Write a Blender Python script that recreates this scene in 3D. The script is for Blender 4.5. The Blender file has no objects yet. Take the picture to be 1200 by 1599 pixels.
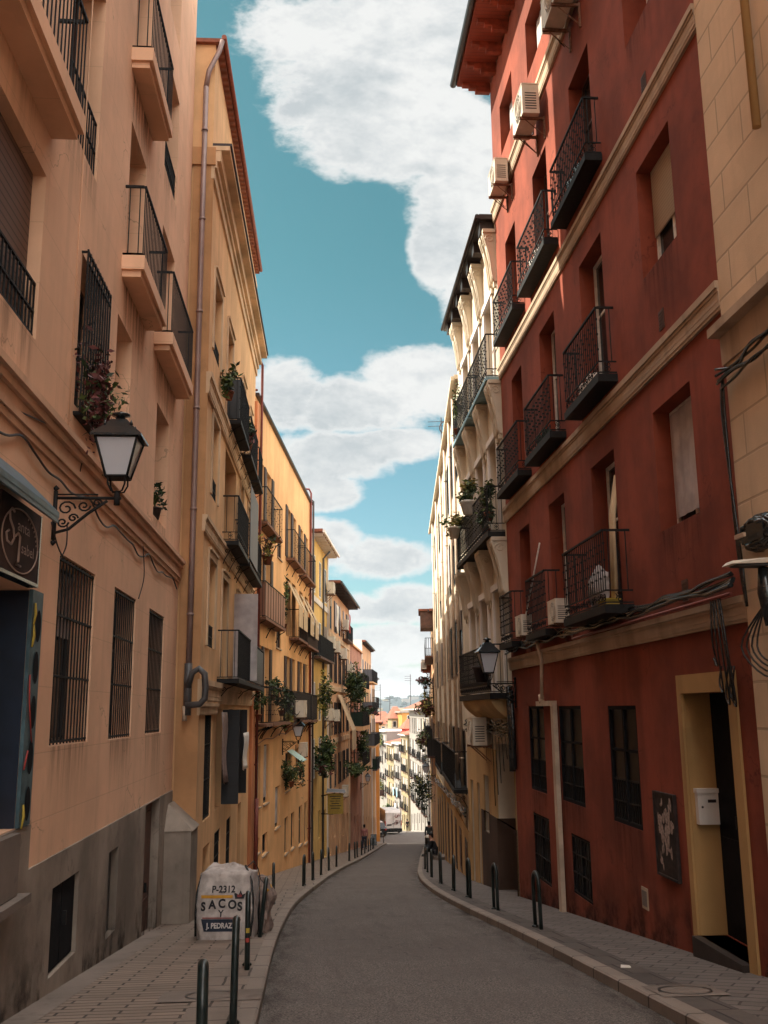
import bpy, bmesh, math, random
from mathutils import Vector, Matrix
RND = random.Random(11)
scene = bpy.context.scene
C = scene.collection
# ------------------------------------------------------------------ camera geometry
EYE = Vector((0, 0, 1.6)); F = 1500.0; SL = 0.1145
UPC = Vector((-80, 7258, -1500)).normalized()
_f = Vector(((492-600)/F, -(1111-800)/F, -1))
YC = (_f - UPC*_f.dot(UPC)).normalized(); XC = YC.cross(UPC)
def ray(px, py):
    v = Vector(((px-600)/F, -(py-799.5)/F, -1))
    return Vector((v.dot(XC), v.dot(YC), v.dot(UPC)))
def gz(y):
    if y <= 104: return -SL*y
    T = ((104,-11.91),(112,-12.10),(118,-12.5),(140,-15.1),(165,-17.9),(220,-23),(400,-32),(9000,-32))
    for (a,va),(b,vb) in zip(T,T[1:]):
        if y <= b: return va+(vb-va)*(y-a)/(b-a)
    return -32
def gpt(px, py, off=0.0):          # point of the sloping street seen at a pixel
    r = ray(px, py); t = (off-1.6)/(r.z+SL*r.y)
    return EYE.x+r.x*t, EYE.y+r.y*t
class PL:                          # a vertical facade plane
    def __init__(s, x0, y0, x1, y1, left):
        s.o = Vector((x0, y0)); s.t = (Vector((x1, y1))-s.o); s.L = s.t.length; s.t /= s.L
        s.n = Vector((s.t.y, -s.t.x)) if left else Vector((-s.t.y, s.t.x)); s.left = left
    def w(s, px, py, d=0.0):
        r = ray(px, py); o = s.o+s.n*d; rn = r.x*s.n.x+r.y*s.n.y
        k = (o.dot(s.n))/rn; q = Vector((r.x*k, r.y*k))
        return (q-o).dot(s.t), 1.6+r.z*k
    def p(s, a, z, d=0.0):
        q = s.o+s.t*a+s.n*d; return Vector((q.x, q.y, z))
    def ang(s): return math.atan2(s.n.y, s.n.x)-math.pi/2
# ------------------------------------------------------------------ mesh builder
ORG = {}
class MB:
    def __init__(s): s.v = []; s.f = []; s.mi = []; s.sm = []
    def quad(s, pts, mi=0, sm=False):
        n = len(s.v); s.v += [Vector(p) for p in pts]; s.f.append(tuple(range(n, n+len(pts)))); s.mi.append(mi); s.sm.append(sm)
    def hexa(s, a, mi=0):          # 8 corners: 0-3 bottom loop, 4-7 top loop
        n = len(s.v); s.v += [Vector(p) for p in a]
        for q in ((0,3,2,1),(4,5,6,7),(0,1,5,4),(1,2,6,5),(2,3,7,6),(3,0,4,7)):
            s.f.append(tuple(n+i for i in q)); s.mi.append(mi); s.sm.append(False)
    def box(s, x0, x1, y0, y1, z0, z1, mi=0):
        s.hexa([(x0,y0,z0),(x1,y0,z0),(x1,y1,z0),(x0,y1,z0),(x0,y0,z1),(x1,y0,z1),(x1,y1,z1),(x0,y1,z1)], mi)
    def pb(s, pl, s0, s1, z0, z1, d0, d1, mi=0):
        a = [pl.p(s0,z0,d0), pl.p(s1,z0,d0), pl.p(s1,z0,d1), pl.p(s0,z0,d1), pl.p(s0,z1,d0), pl.p(s1,z1,d0), pl.p(s1,z1,d1), pl.p(s0,z1,d1)]
        if not pl.left: a = [a[3],a[2],a[1],a[0],a[7],a[6],a[5],a[4]]
        s.hexa(a, mi)
    def tube(s, pts, r, n=6, mi=0, cap=True):
        pts = [Vector(p) for p in pts]; rr = r if isinstance(r, (list, tuple)) else [r]*len(pts)
        base = len(s.v); ref = None
        for i, p in enumerate(pts):
            d = (pts[min(i+1, len(pts)-1)]-pts[max(i-1, 0)])
            if d.length < 1e-9: d = Vector((0, 0, 1))
            d.normalize()
            if ref is None: ref = Vector((0, 0, 1)) if abs(d.z) < .9 else Vector((1, 0, 0))
            a = d.cross(ref)
            if a.length < 1e-4: a = d.cross(Vector((0.3, 1, 0.2)))
            a.normalize(); b = a.cross(d).normalized(); ref = b
            for k in range(n):
                th = 2*math.pi*k/n; s.v.append(p+(a*math.cos(th)+b*math.sin(th))*rr[i])
        for i in range(len(pts)-1):
            for k in range(n):
                k2 = (k+1) % n
                s.f.append((base+i*n+k, base+i*n+k2, base+(i+1)*n+k2, base+(i+1)*n+k)); s.mi.append(mi); s.sm.append(n > 4)
        if cap:
            s.f.append(tuple(base+k for k in range(n))[::-1]); s.mi.append(mi); s.sm.append(False)
            e = base+(len(pts)-1)*n; s.f.append(tuple(e+k for k in range(n))); s.mi.append(mi); s.sm.append(False)
    def ctube(s, pts, r, n=6, mi=0, k=5):
        P = [Vector(p) for p in pts]; out = []
        for i in range(len(P)-1):
            a, b, c, d = P[max(i-1,0)], P[i], P[i+1], P[min(i+2,len(P)-1)]
            for j in range(k):
                t = j/k; out.append(.5*((2*b)+(c-a)*t+(2*a-5*b+4*c-d)*t*t+(3*b-a-3*c+d)*t**3))
        out.append(P[-1]); s.tube(out, r, n, mi)
    def lathe(s, c, prof, n=12, mi=0):
        s.tube([(c[0], c[1], c[2]+z) for r, z in prof], [max(r, .0005) for r, z in prof], n, mi)
    def build(s, name, mats, parent=None, fix=True):
        me = bpy.data.meshes.new(name); o = ORG.get(parent.name if parent else '', Vector((0,0,0)))
        me.from_pydata([v-o for v in s.v], [], s.f); me.update()
        for p, mi, sm in zip(me.polygons, s.mi, s.sm): p.material_index = mi; p.use_smooth = sm
        if fix and len(s.f) < 60000:
            bm = bmesh.new(); bm.from_mesh(me); bmesh.ops.recalc_face_normals(bm, faces=bm.faces); bm.to_mesh(me); bm.free()
        ob = bpy.data.objects.new(name, me); C.objects.link(ob)
        for m in (mats if isinstance(mats, (list, tuple)) else [mats]): me.materials.append(m)
        if parent: ob.parent = parent; ORG[ob.name] = o
        return ob
def thing(name, label, cat, loc=(0,0,0), group=None, world=False):
    o = bpy.data.objects.new(name, None); C.objects.link(o); o.location = loc; o.empty_display_size = .2
    o['label'] = label; o['category'] = cat
    if group: o['group'] = group
    ORG[o.name] = Vector(loc) if world else Vector((0,0,0))
    return o
def tag(o, label, cat, group=None):
    o['label'] = label; o['category'] = cat
    if group: o['group'] = group
    return o
def struct(o, kind='structure'): o['kind'] = kind; return o
def dup(o, parent=None):
    c = o.copy(); C.objects.link(c)
    if parent: c.parent = parent
    for ch in list(o.children): dup(ch, c)
    return c
def place(o, pl, a, z, d=0.0, rot=0.0):
    o.location = pl.p(a, z, d); o.rotation_euler = (0, 0, pl.ang()+rot)
# ------------------------------------------------------------------ materials
def lin(c):
    return tuple(((x/255)/12.92 if x/255 <= .04045 else ((x/255+.055)/1.055)**2.4) for x in c)
class NT:
    def __init__(s, m): s.nt = m.node_tree; s.N = s.nt.nodes; s.K = s.nt.links
    def n(s, t, **kw):
        x = s.N.new(t)
        for k, v in kw.items():
            if k.startswith('i_'): x.inputs[k[2:].replace('_', ' ')].default_value = v
            else: setattr(x, k, v)
        return x
    def l(s, a, b): s.K.new(a, b)
    def math(s, op, a, b=None, c=None, clamp=False):
        x = s.N.new('ShaderNodeMath'); x.operation = op; x.use_clamp = clamp
        for i, q in enumerate((a, b, c)):
            if q is None: continue
            if isinstance(q, (int, float)): x.inputs[i].default_value = q
            else: s.K.new(q, x.inputs[i])
        return x.outputs[0]
    def mix(s, f, a, b, mode='MIX'):
        x = s.N.new('ShaderNodeMix'); x.data_type = 'RGBA'; x.blend_type = mode
        for i, q in ((0, f), (6, a), (7, b)):
            if isinstance(q, (int, float)): x.inputs[i].default_value = q
            elif isinstance(q, tuple): x.inputs[i].default_value = (*q[:3], 1)
            else: s.K.new(q, x.inputs[i])
        return x.outputs[2]
    def ramp(s, f, a, b):
        x = s.N.new('ShaderNodeMapRange'); x.interpolation_type = 'SMOOTHSTEP'; x.inputs[1].default_value = a; x.inputs[2].default_value = b
        s.K.new(f, x.inputs[0]); return x.outputs[0]
def newmat(name):
    m = bpy.data.materials.new(name); m.use_nodes = True; t = NT(m); b = t.N['Principled BSDF']; return m, t, b
def noise(t, vec, scale, detail=4, rough=.55, sc=None):
    if sc:
        mp = t.n('ShaderNodeMapping'); mp.inputs['Scale'].default_value = sc; t.l(vec, mp.inputs[0]); vec = mp.outputs[0]
    x = t.n('ShaderNodeTexNoise'); x.inputs['Scale'].default_value = scale; x.inputs['Detail'].default_value = detail; x.inputs['Roughness'].default_value = rough
    t.l(vec, x.inputs['Vector']); return x.outputs[0]
def stucco(name, col, var=.22, streak=.3, bump=.25, ash=None, grime=None, rough=.92, crack=False):
    m, t, b = newmat(name); tc = t.n('ShaderNodeTexCoord').outputs['Object']
    col = tuple(col)
    big = noise(t, tc, .55, 6, .6); mid = noise(t, tc, 3.5, 5, .6); st = noise(t, tc, 1.0, 4, .6, (3.0, 3.0, .16)); fine = noise(t, tc, 60, 3)
    dark = tuple(c*(1-var*1.3) for c in col); lite = tuple(min(1, c*(1+var*.7)) for c in col)
    c = t.mix(t.ramp(big, .3, .7), dark, lite)
    c = t.mix(t.math('MULTIPLY', t.ramp(mid, .45, .8), var), c, tuple(x*.72 for x in col))
    c = t.mix(t.math('MULTIPLY', t.ramp(st, .47, .72), streak), c, tuple(x*.5 for x in col))
    if grime: c = t.mix(t.math('MULTIPLY', t.ramp(mid, .58, .66), grime), c, tuple(x*.45 for x in col))
    pt = noise(t, tc, 1.15, 2, .4); c = t.mix(t.math('MULTIPLY', t.ramp(pt, .60, .615), .16), c, tuple(min(1, x*1.22) for x in col))
    if crack:
        vo = t.n('ShaderNodeTexVoronoi'); vo.feature = 'DISTANCE_TO_EDGE'; vo.inputs['Scale'].default_value = .42; wv = t.n('ShaderNodeVectorMath'); wv.operation = 'MULTIPLY_ADD'
        wn = t.n('ShaderNodeTexNoise'); wn.inputs['Scale'].default_value = 1.8; wn.inputs['Detail'].default_value = 6; t.l(tc, wn.inputs['Vector']); t.l(wn.outputs[1], wv.inputs[0]); wv.inputs[1].default_value = (1.1,1.1,1.1); t.l(tc, wv.inputs[2]); t.l(wv.outputs[0], vo.inputs['Vector'])
        ck = t.math('MULTIPLY', t.math('SUBTRACT', 1, t.ramp(vo.outputs['Distance'], .0, .006)), t.ramp(pt, .45, .6)); c = t.mix(t.math('MULTIPLY', ck, .55), c, tuple(x*.3 for x in col))
    h = t.math('MULTIPLY', fine, .5)
    if ash:
        sp = t.n('ShaderNodeSeparateXYZ'); t.l(tc, sp.inputs[0]); cb = t.n('ShaderNodeCombineXYZ')
        t.l(sp.outputs[1], cb.inputs[0]); t.l(sp.outputs[2], cb.inputs[1])
        br = t.n('ShaderNodeTexBrick'); t.l(cb.outputs[0], br.inputs[0])
        br.inputs['Scale'].default_value = 1; br.inputs['Brick Width'].default_value = ash[0]; br.inputs['Row Height'].default_value = ash[1]
        br.inputs['Mortar Size'].default_value = ash[2]; br.inputs['Mortar Smooth'].default_value = .3; br.inputs['Bias'].default_value = 0
        c = t.mix(t.math('MULTIPLY', br.outputs['Fac'], ash[3]), c, tuple(x*.45 for x in col))
        h = t.math('SUBTRACT', h, t.math('MULTIPLY', br.outputs['Fac'], 3.0))
    t.l(c, b.inputs['Base Color']); b.inputs['Roughness'].default_value = rough; b.inputs['Specular IOR Level'].default_value = .25
    h = t.math('ADD', h, t.math('MULTIPLY', mid, .8))
    bp = t.n('ShaderNodeBump'); bp.inputs['Strength'].default_value = bump; bp.inputs['Distance'].default_value = .012; t.l(h, bp.inputs['Height']); t.l(bp.outputs[0], b.inputs['Normal'])
    return m
def plain(name, col, rough=.6, metal=0, var=.15, scale=9, bump=0.0, spec=.4):
    m, t, b = newmat(name); tc = t.n('ShaderNodeTexCoord').outputs['Object']
    n1 = noise(t, tc, scale, 4); c = t.mix(t.ramp(n1, .3, .72), tuple(x*(1-var) for x in col), tuple(min(1, x*(1+var)) for x in col))
    t.l(c, b.inputs['Base Color']); b.inputs['Roughness'].default_value = rough; b.inputs['Metallic'].default_value = metal; b.inputs['Specular IOR Level'].default_value = spec
    if bump:
        bp = t.n('ShaderNodeBump'); bp.inputs['Strength'].default_value = bump; bp.inputs['Distance'].default_value = .01; t.l(n1, bp.inputs['Height']); t.l(bp.outputs[0], b.inputs['Normal'])
    return m
def slats(name, col, pitch, dark=.45, axis=2):      # roller blinds and louvres
    m, t, b = newmat(name); tc = t.n('ShaderNodeTexCoord').outputs['Object']; sp = t.n('ShaderNodeSeparateXYZ'); t.l(tc, sp.inputs[0])
    w = t.math('FRACT', t.math('DIVIDE', sp.outputs[axis], pitch))
    g = t.ramp(w, .72, .95); c = t.mix(t.math('MULTIPLY', g, 1-dark), tuple(col), tuple(x*.25 for x in col))
    n1 = noise(t, tc, 4, 4); c = t.mix(t.math('MULTIPLY', n1, .35), c, tuple(x*.6 for x in col))
    t.l(c, b.inputs['Base Color']); b.inputs['Roughness'].default_value = .6
    bp = t.n('ShaderNodeBump'); bp.inputs['Strength'].default_value = .6; bp.inputs['Distance'].default_value = .02; t.l(w, bp.inputs['Height']); t.l(bp.outputs[0], b.inputs['Normal'])
    return m
def tiles(name, col):
    m, t, b = newmat(name); tc = t.n('ShaderNodeTexCoord').outputs['Object']
    wv = t.n('ShaderNodeTexWave'); wv.bands_direction = 'Y'; wv.inputs['Scale'].default_value = 1.4; wv.inputs['Distortion'].default_value = .6; t.l(tc, wv.inputs[0])
    n1 = noise(t, tc, 5, 5, .7); c = t.mix(t.ramp(n1, .3, .7), tuple(x*.6 for x in col), tuple(min(1, x*1.25) for x in col)); c = t.mix(t.math('MULTIPLY', wv.outputs[1], .45), c, tuple(x*.45 for x in col))
    t.l(c, b.inputs['Base Color']); b.inputs['Roughness'].default_value = .85
    bp = t.n('ShaderNodeBump'); bp.inputs['Strength'].default_value = .7; bp.inputs['Distance'].default_value = .05; t.l(wv.outputs[1], bp.inputs['Height']); t.l(bp.outputs[0], b.inputs['Normal'])
    return m
M = {}
M['peach'] = stucco('peach_render', (.81,.50,.325), .10, .20, .2, ash=(1.35,.62,.006,.28), crack=True)
M['peachtrim'] = stucco('peach_trim', (.70,.43,.28), .12, .3, .2)
M['grey'] = stucco('grey_cement', (.30,.245,.20), .35, .35, .5, grime=.35, crack=True)
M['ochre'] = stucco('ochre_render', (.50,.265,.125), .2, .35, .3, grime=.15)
M['cream'] = stucco('cream_yellow_render', (.72,.43,.22), .14, .3, .25)
M['creamtrim'] = stucco('cream_trim', (.66,.46,.29), .25, .4, .4)
M['orange'] = stucco('orange_render', (.80,.45,.21), .12, .3, .25)
M['orangetrim'] = stucco('orange_pilaster', (.62,.25,.12), .2, .4, .25)
M['yellow'] = stucco('yellow_render', (.72,.47,.17), .12, .3, .25)
M['salmon'] = stucco('salmon_render', (.66,.39,.22), .15, .35, .25)
M['pinkb'] = stucco('pink_brick', (.50,.25,.17), .2, .3, .3, ash=(.25,.075,.012,.5))
M['white'] = stucco('white_render', (.72,.65,.60), .1, .25, .2)
M['red'] = stucco('terracotta_red_render', (.245,.056,.030), .30, .36, .35, grime=.10, crack=True)
M['band'] = stucco('beige_string_course', (.44,.32,.225), .18, .45, .3)
M['stone'] = stucco('beige_ashlar', (.66,.475,.315), .12, .2, .35, ash=(1.1,.46,.016,.55))
M['ivory'] = stucco('ivory_render', (.62,.53,.415), .12, .3, .2)
M['buff'] = stucco('buff_render', (.50,.32,.15), .15, .35, .3)
M['brownp'] = stucco('brown_plinth', (.075,.045,.033), .25, .3, .4)
M['surr'] = stucco('yellow_surround', (.46,.27,.11), .12, .3, .3)
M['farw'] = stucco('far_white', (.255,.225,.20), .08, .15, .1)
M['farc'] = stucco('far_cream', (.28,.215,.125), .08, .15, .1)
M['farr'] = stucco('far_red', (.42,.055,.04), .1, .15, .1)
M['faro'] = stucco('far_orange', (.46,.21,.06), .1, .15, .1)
M['black'] = plain('black_iron', (.014,.013,.013), .65, 0, .3, 14, spec=.2)
M['blackp'] = plain('black_paint', (.014,.016,.017), .22, 0, .3, 14, spec=.6)
M['bollard'] = plain('bollard_green_black', (.008,.014,.013), .32, 0, .25, 20, spec=.45)
M['brown'] = plain('brown_wood', (.085,.035,.022), .6, 0, .3, 6, .3)
M['woodb'] = slats('brown_board_screen', (.30,.13,.075), .14, .4, 1)
M['frameb'] = plain('brown_frame', (.07,.035,.025), .5)
M['framew'] = plain('white_frame', (.72,.68,.62), .45)
M['framed'] = plain('dark_frame', (.02,.02,.022), .4)
M['blindb'] = slats('brown_roller_blind', (.17,.10,.075), .085, -.6)
M['blindw'] = slats('cream_roller_blind', (.48,.38,.27), .05)
M['blindg'] = slats('grey_roller_blind', (.33,.27,.25), .05)
M['louv'] = slats('dark_louvre_shutter', (.045,.022,.018), .06)
M['louvb'] = slats('black_shutter', (.016,.016,.018), .5, .7)
M['curtain'] = plain('pale_curtain', (.42,.37,.36), .9, 0, .2, 3)
M['pipe'] = plain('grey_downpipe', (.25,.17,.15), .45, .2, .15, 3)
M['pipeor'] = plain('orange_downpipe', (.42,.17,.08), .55, 0, .15, 3)
M['pipered'] = plain('oxide_pipe', (.16,.035,.025), .5)
M['pipew'] = plain('beige_pipe', (.50,.38,.28), .5, 0, .2, 3)
M['pvc'] = plain('dark_grey_pvc', (.07,.065,.065), .4)
M['acw'] = plain('off_white_casing', (.62,.54,.44), .45, 0, .12, 4)
M['acd'] = plain('dark_grille', (.05,.045,.042), .6)
M['rust'] = plain('rusty_bracket', (.19,.09,.055), .8, .2, .4, 20)
M['eavew'] = plain('red_stained_timber', (.28,.055,.025), .7, 0, .35, 5, .3)
M['gutter'] = plain('dark_gutter', (.035,.025,.025), .45, .3)
M['tile'] = tiles('clay_roof_tiles', (.28,.09,.05))
M['guttred'] = plain('red_gutter', (.26,.075,.045), .6)
M['pot'] = plain('terracotta_pot', (.22,.07,.035), .8)
M['potd'] = plain('dark_pot', (.03,.02,.02), .6)
M['leafd'] = plain('leaf_dark', (.018,.035,.010), .6, 0, .4, 12)
M['leafl'] = plain('leaf_light', (.07,.10,.025), .6, 0, .4, 12)
M['leafy'] = plain('leaf_yellow', (.24,.20,.04), .6, 0, .3, 12)
M['leafr'] = plain('leaf_red', (.10,.025,.022), .6, 0, .4, 12)
M['sheet'] = plain('white_cloth', (.66,.60,.54), .95, 0, .12, 3)
M['canvas'] = plain('beige_canvas', (.50,.36,.22), .95, 0, .15, 3)
M['bluei'] = plain('light_blue_iron', (.22,.36,.42), .5)
M['mint'] = plain('mint_awning', (.35,.48,.44), .8)
M['greenc'] = plain('dark_green_cloth', (.02,.045,.03), .9)
M['slate'] = slats('grey_panel', (.13,.13,.145), .22, .5, 1)
M['kerb'] = None; M['ink'] = plain('matt_black_paint', (.012,.012,.014), .9, spec=.1)
def glassm():
    m, t, b = newmat('window_glass'); tc = t.n('ShaderNodeTexCoord').outputs['Object']; n1 = noise(t, tc, .8, 2)
    t.l(t.mix(n1, (.010,.011,.013), (.05,.05,.055)), b.inputs['Base Color']); b.inputs['Roughness'].default_value = .12; b.inputs['Specular IOR Level'].default_value = .22
    return m
M['glass'] = glassm(); M['darkglass'] = plain('dark_glass', (.010,.010,.011), .3, 0, .4, 3, spec=.06)
def lampglass():
    m, t, b = newmat('frosted_lamp_glass'); b.inputs['Base Color'].default_value = (.62,.62,.66,1); b.inputs['Roughness'].default_value = .35
    b.inputs['Transmission Weight'].default_value = .25; return m
M['lampg'] = lampglass()
def asphalt():
    m, t, b = newmat('asphalt'); tc = t.n('ShaderNodeTexCoord').outputs['Object']
    f1 = noise(t, tc, 55, 4, .8); f2 = noise(t, tc, .45, 6, .65); f3 = noise(t, tc, 240, 2, .6); f4 = noise(t, tc, 2.0, 6, .7, (2.4, .22, 1)); f5 = noise(t, tc, 3.5, 6, .7)
    c = t.mix(t.ramp(f1, .42, .60), (.055,.046,.042), (.225,.19,.17))
    c = t.mix(t.math('MULTIPLY', t.ramp(f2, .42, .56), .42), c, (.105,.086,.077)); c = t.mix(t.math('MULTIPLY', t.ramp(f4, .48, .66), .45), c, (.085,.068,.06))
    c = t.mix(t.math('MULTIPLY', t.ramp(f5, .56, .74), .40), c, (.225,.19,.17)); c = t.mix(t.math('MULTIPLY', t.ramp(f3, .66, .8), .5), c, (.36,.31,.27))
    vo = t.n('ShaderNodeTexVoronoi'); vo.voronoi_dimensions = '2D'; vo.feature = 'DISTANCE_TO_EDGE'; vo.inputs['Scale'].default_value = .55; wv = t.n('ShaderNodeVectorMath'); wv.operation = 'MULTIPLY_ADD'
    wn = t.n('ShaderNodeTexNoise'); wn.inputs['Scale'].default_value = 2.2; wn.inputs['Detail'].default_value = 6; t.l(tc, wn.inputs['Vector']); t.l(wn.outputs[1], wv.inputs[0]); wv.inputs[1].default_value = (.9,.9,0); t.l(tc, wv.inputs[2]); t.l(wv.outputs[0], vo.inputs['Vector'])
    cr = t.math('SUBTRACT', 1, t.ramp(vo.outputs['Distance'], .0, .010)); c = t.mix(t.math('MULTIPLY', cr, t.math('MULTIPLY', t.ramp(f2, .42, .62), .8)), c, (.03,.025,.022))
    t.l(c, b.inputs['Base Color']); b.inputs['Roughness'].default_value = .85; b.inputs['Specular IOR Level'].default_value = .3
    bp = t.n('ShaderNodeBump'); bp.inputs['Strength'].default_value = .3; bp.inputs['Distance'].default_value = .005; t.l(f1, bp.inputs['Height']); t.l(bp.outputs[0], b.inputs['Normal'])
    return m
def pavers(name, bw, rh, a, bcol, mort, ms=.012, rot=0.0, seam=(0,0)):
    m, t, b = newmat(name); tc = t.n('ShaderNodeTexCoord').outputs['Object']
    mp = t.n('ShaderNodeMapping'); mp.inputs['Rotation'].default_value = (0, 0, rot); t.l(tc, mp.inputs[0])
    wob = t.n('ShaderNodeTexNoise'); wob.inputs['Scale'].default_value = 1.6; t.l(tc, wob.inputs['Vector'])
    ad = t.n('ShaderNodeVectorMath'); ad.operation = 'MULTIPLY_ADD'; t.l(wob.outputs[1], ad.inputs[0]); ad.inputs[1].default_value = (.05, .05, 0); t.l(mp.outputs[0], ad.inputs[2])
    br = t.n('ShaderNodeTexBrick'); t.l(ad.outputs[0], br.inputs[0]); br.inputs['Scale'].default_value = 1; br.inputs['Brick Width'].default_value = bw; br.inputs['Row Height'].default_value = rh
    br.inputs['Mortar Size'].default_value = ms; br.inputs['Mortar Smooth'].default_value = .25
    br.inputs['Color1'].default_value = (*a, 1); br.inputs['Color2'].default_value = (*bcol, 1); br.inputs['Mortar'].default_value = (*mort, 1)
    n1 = noise(t, tc, 1.2, 6, .65); n2 = noise(t, tc, 40, 3)
    c = t.mix(t.math('MULTIPLY', t.ramp(n1, .4, .72), .55), br.outputs['Color'], tuple(x*.55 for x in a)); c = t.mix(t.math('MULTIPLY', t.ramp(n2, .4, .8), .3), c, tuple(x*.5 for x in a))
    t.l(c, b.inputs['Base Color']); b.inputs['Roughness'].default_value = .8; b.inputs['Specular IOR Level'].default_value = .35
    bp = t.n('ShaderNodeBump'); bp.invert = True; bp.inputs['Strength'].default_value = .8; bp.inputs['Distance'].default_value = .01; t.l(br.outputs['Fac'], bp.inputs['Height']); t.l(bp.outputs[0], b.inputs['Normal'])
    return m
M['asph'] = asphalt()
M['pave'] = pavers('street_pavers', .55, .15, (.27,.20,.155), (.20,.15,.118), (.04,.03,.025), .014)
M['pavr'] = pavers('right_pavers', .40, .20, (.165,.135,.12), (.125,.102,.09), (.05,.04,.036), .012, .55)
M['kerb'] = pavers('granite_kerb', 50, .92, (.27,.215,.178), (.21,.168,.14), (.04,.032,.028), .016)
M['conc'] = stucco('pavement_concrete', (.20,.16,.135), .25, .1, .4, grime=.3)
def stainmat(name, col, strength, sc=(9,9,.7), up=True):
    m, t, b = newmat(name); tc = t.n('ShaderNodeTexCoord'); sp = t.n('ShaderNodeSeparateXYZ'); t.l(tc.outputs['UV'], sp.inputs[0])
    n1 = noise(t, tc.outputs['Object'], 1.0, 4, .65, sc); v = sp.outputs[1]; u = sp.outputs[0]
    e = t.math('MULTIPLY', t.ramp(u, 0, .12), t.math('SUBTRACT', 1, t.ramp(u, .88, 1))) if up else 1.0
    a = t.math('MULTIPLY', t.math('POWER', v, 1.6), t.ramp(n1, .38, .66)); a = t.math('MULTIPLY', a, strength)
    if up: a = t.math('MULTIPLY', a, e)
    t.l(a, b.inputs['Alpha']); b.inputs['Base Color'].default_value = (*col, 1); b.inputs['Roughness'].default_value = .95; b.inputs['Specular IOR Level'].default_value = .1
    return m
M['stain'] = stainmat('rain_streak_dirt', (.045,.030,.024), .40); M['gutterdirt'] = stainmat('gutter_dirt', (.035,.029,.025), .5, (5,1.2,1), False); M['grime'] = stainmat('ground_grime', (.035,.028,.024), .85, (2.5,2.5,2.5), False)
def decal(name, rows, mat, parent):      # rows of (bottom point, top point): dirt is thickest at the top row, v = 1
    vs = []; fs = []; uv = []; n = len(rows); o = ORG.get(parent.name, Vector((0,0,0))) if parent else Vector((0,0,0))
    for a, b in rows: vs += [Vector(a)-o, Vector(b)-o]
    for i in range(n-1): fs.append((2*i, 2*i+2, 2*i+3, 2*i+1)); uv += [(i/(n-1),0), ((i+1)/(n-1),0), ((i+1)/(n-1),1), (i/(n-1),1)]
    me = bpy.data.meshes.new(name); me.from_pydata(vs, [], fs); L = me.uv_layers.new(name='UVMap')
    for i, q in enumerate(uv): L.data[i].uv = q
    me.materials.append(mat); ob = bpy.data.objects.new(name, me); C.objects.link(ob)
    if parent: ob.parent = parent
    return ob
def sill_stains(root, pl, ops, rnd, d=.004):
    for o in ops:
        if o.k.get('nostain'): continue
        h = rnd.uniform(.7,1.5); a, b = o.s0-.08, o.s1+.08
        decal('rain_stain', [(pl.p(a,o.z0-h,d), pl.p(a,o.z0-.002,d)), (pl.p((a+b)/2,o.z0-h,d), pl.p((a+b)/2,o.z0-.002,d)), (pl.p(b,o.z0-h,d), pl.p(b,o.z0-.002,d))], M['stain'], root)
def base_grime(root, pl, s0, s1, d, h=.7, skip=()):
    k = max(2, int((s1-s0)/.5)); rows = []
    for i in range(k+1):
        s = s0+(s1-s0)*i/k; g = gz(pl.p(s,0,0).y)+.10; rows.append((pl.p(s,g+h,d), pl.p(s,g-.05,d)))
    decal('ground_grime', rows, M['grime'], root)
# ------------------------------------------------------------------ the ground
YB = -14.0
def interp(tab, y):
    if y <= tab[0][0]: return tab[0][1]
    for (a, va), (b, vb) in zip(tab, tab[1:]):
        if y <= b:
            k = (y-a)/(b-a); return va+(vb-va)*k
    return tab[-1][1]
KL = [(-14,-.46),(8,-.46),(14,-.55),(18,-.52),(22,-.42),(26,-.15),(31,.25),(36,.66),(43,1.35),(51,2.27),(65,3.7),(85,5.6),(104,7.5)]
KR = [(-14,2.98),(8,3.0),(14,3.04),(20,2.93),(24,2.93),(28,3.06),(32,3.3),(36,3.67),(43,4.45),(51,5.33),(65,6.95),(85,9.25),(104,11.5)]
WL = [(-14,-2.6),(17.8,-2.6),(17.81,-2.2),(30.5,-2.0),(47.8,-.25),(104,6.38)]
WR = [(-14,4.48),(28,4.48),(56,7.0),(104,12.1)]
YS = [-14]+[x*.5 for x in range(-20, 100)]+list(range(50, 105, 2))
YS = sorted(set([-14.0]+[float(v) for v in YS if v > -14]+[104.0]))
def smooth(tab):
    def f(y): return sum(interp(tab, y+k*.9) for k in (-2,-1,0,1,2))/5
    return f
kl = smooth(KL); kr = smooth(KR)
def strip(name, fa, fb, za, zb, mat, ys=YS, extra=0):
    m = MB()
    for a, b in zip(ys, ys[1:]):
        m.quad([(fa(a), a, gz(a)+za), (fb(a), a, gz(a)+zb), (fb(b), b, gz(b)+zb), (fa(b), b, gz(b)+za)])
    return struct(m.build(name, mat))
struct_ground = MB()
gx = [-6000,-1500,-300,-60,-14,0,6,12,20,60,300,1500,6000]
def terr(y): return gz(max(y, -30))
gy = [-200,-30,-14,0,20,40,60,80,104,112,118,140,165,220,300,400,1200,3000,7000]
for a, b in zip(gy, gy[1:]):
    for c, d in zip(gx, gx[1:]):
        struct_ground.quad([(c,a,terr(a)-.03),(d,a,terr(a)-.03),(d,b,terr(b)-.03),(c,b,terr(b)-.03)])
M['earth'] = stucco('dry_ground', (.16,.13,.10), .3, 0, .3)
struct(struct_ground.build('ground', M['earth']))
strip('road', lambda y: kl(y)+.0, lambda y: kr(y), 0, 0, M['asph'])
m = MB()      # the side street and what lies beyond it
for (x0, x1, a, b) in ((-40, 40, 104, 112), (-40, 40, 112, 112.5)):
    m.quad([(x0,a,gz(a)+.004),(x1,a,gz(a)+.004),(x1,b,gz(b)+.004),(x0,b,gz(b)+.004)])
struct(m.build('side_street', M['asph']))
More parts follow.
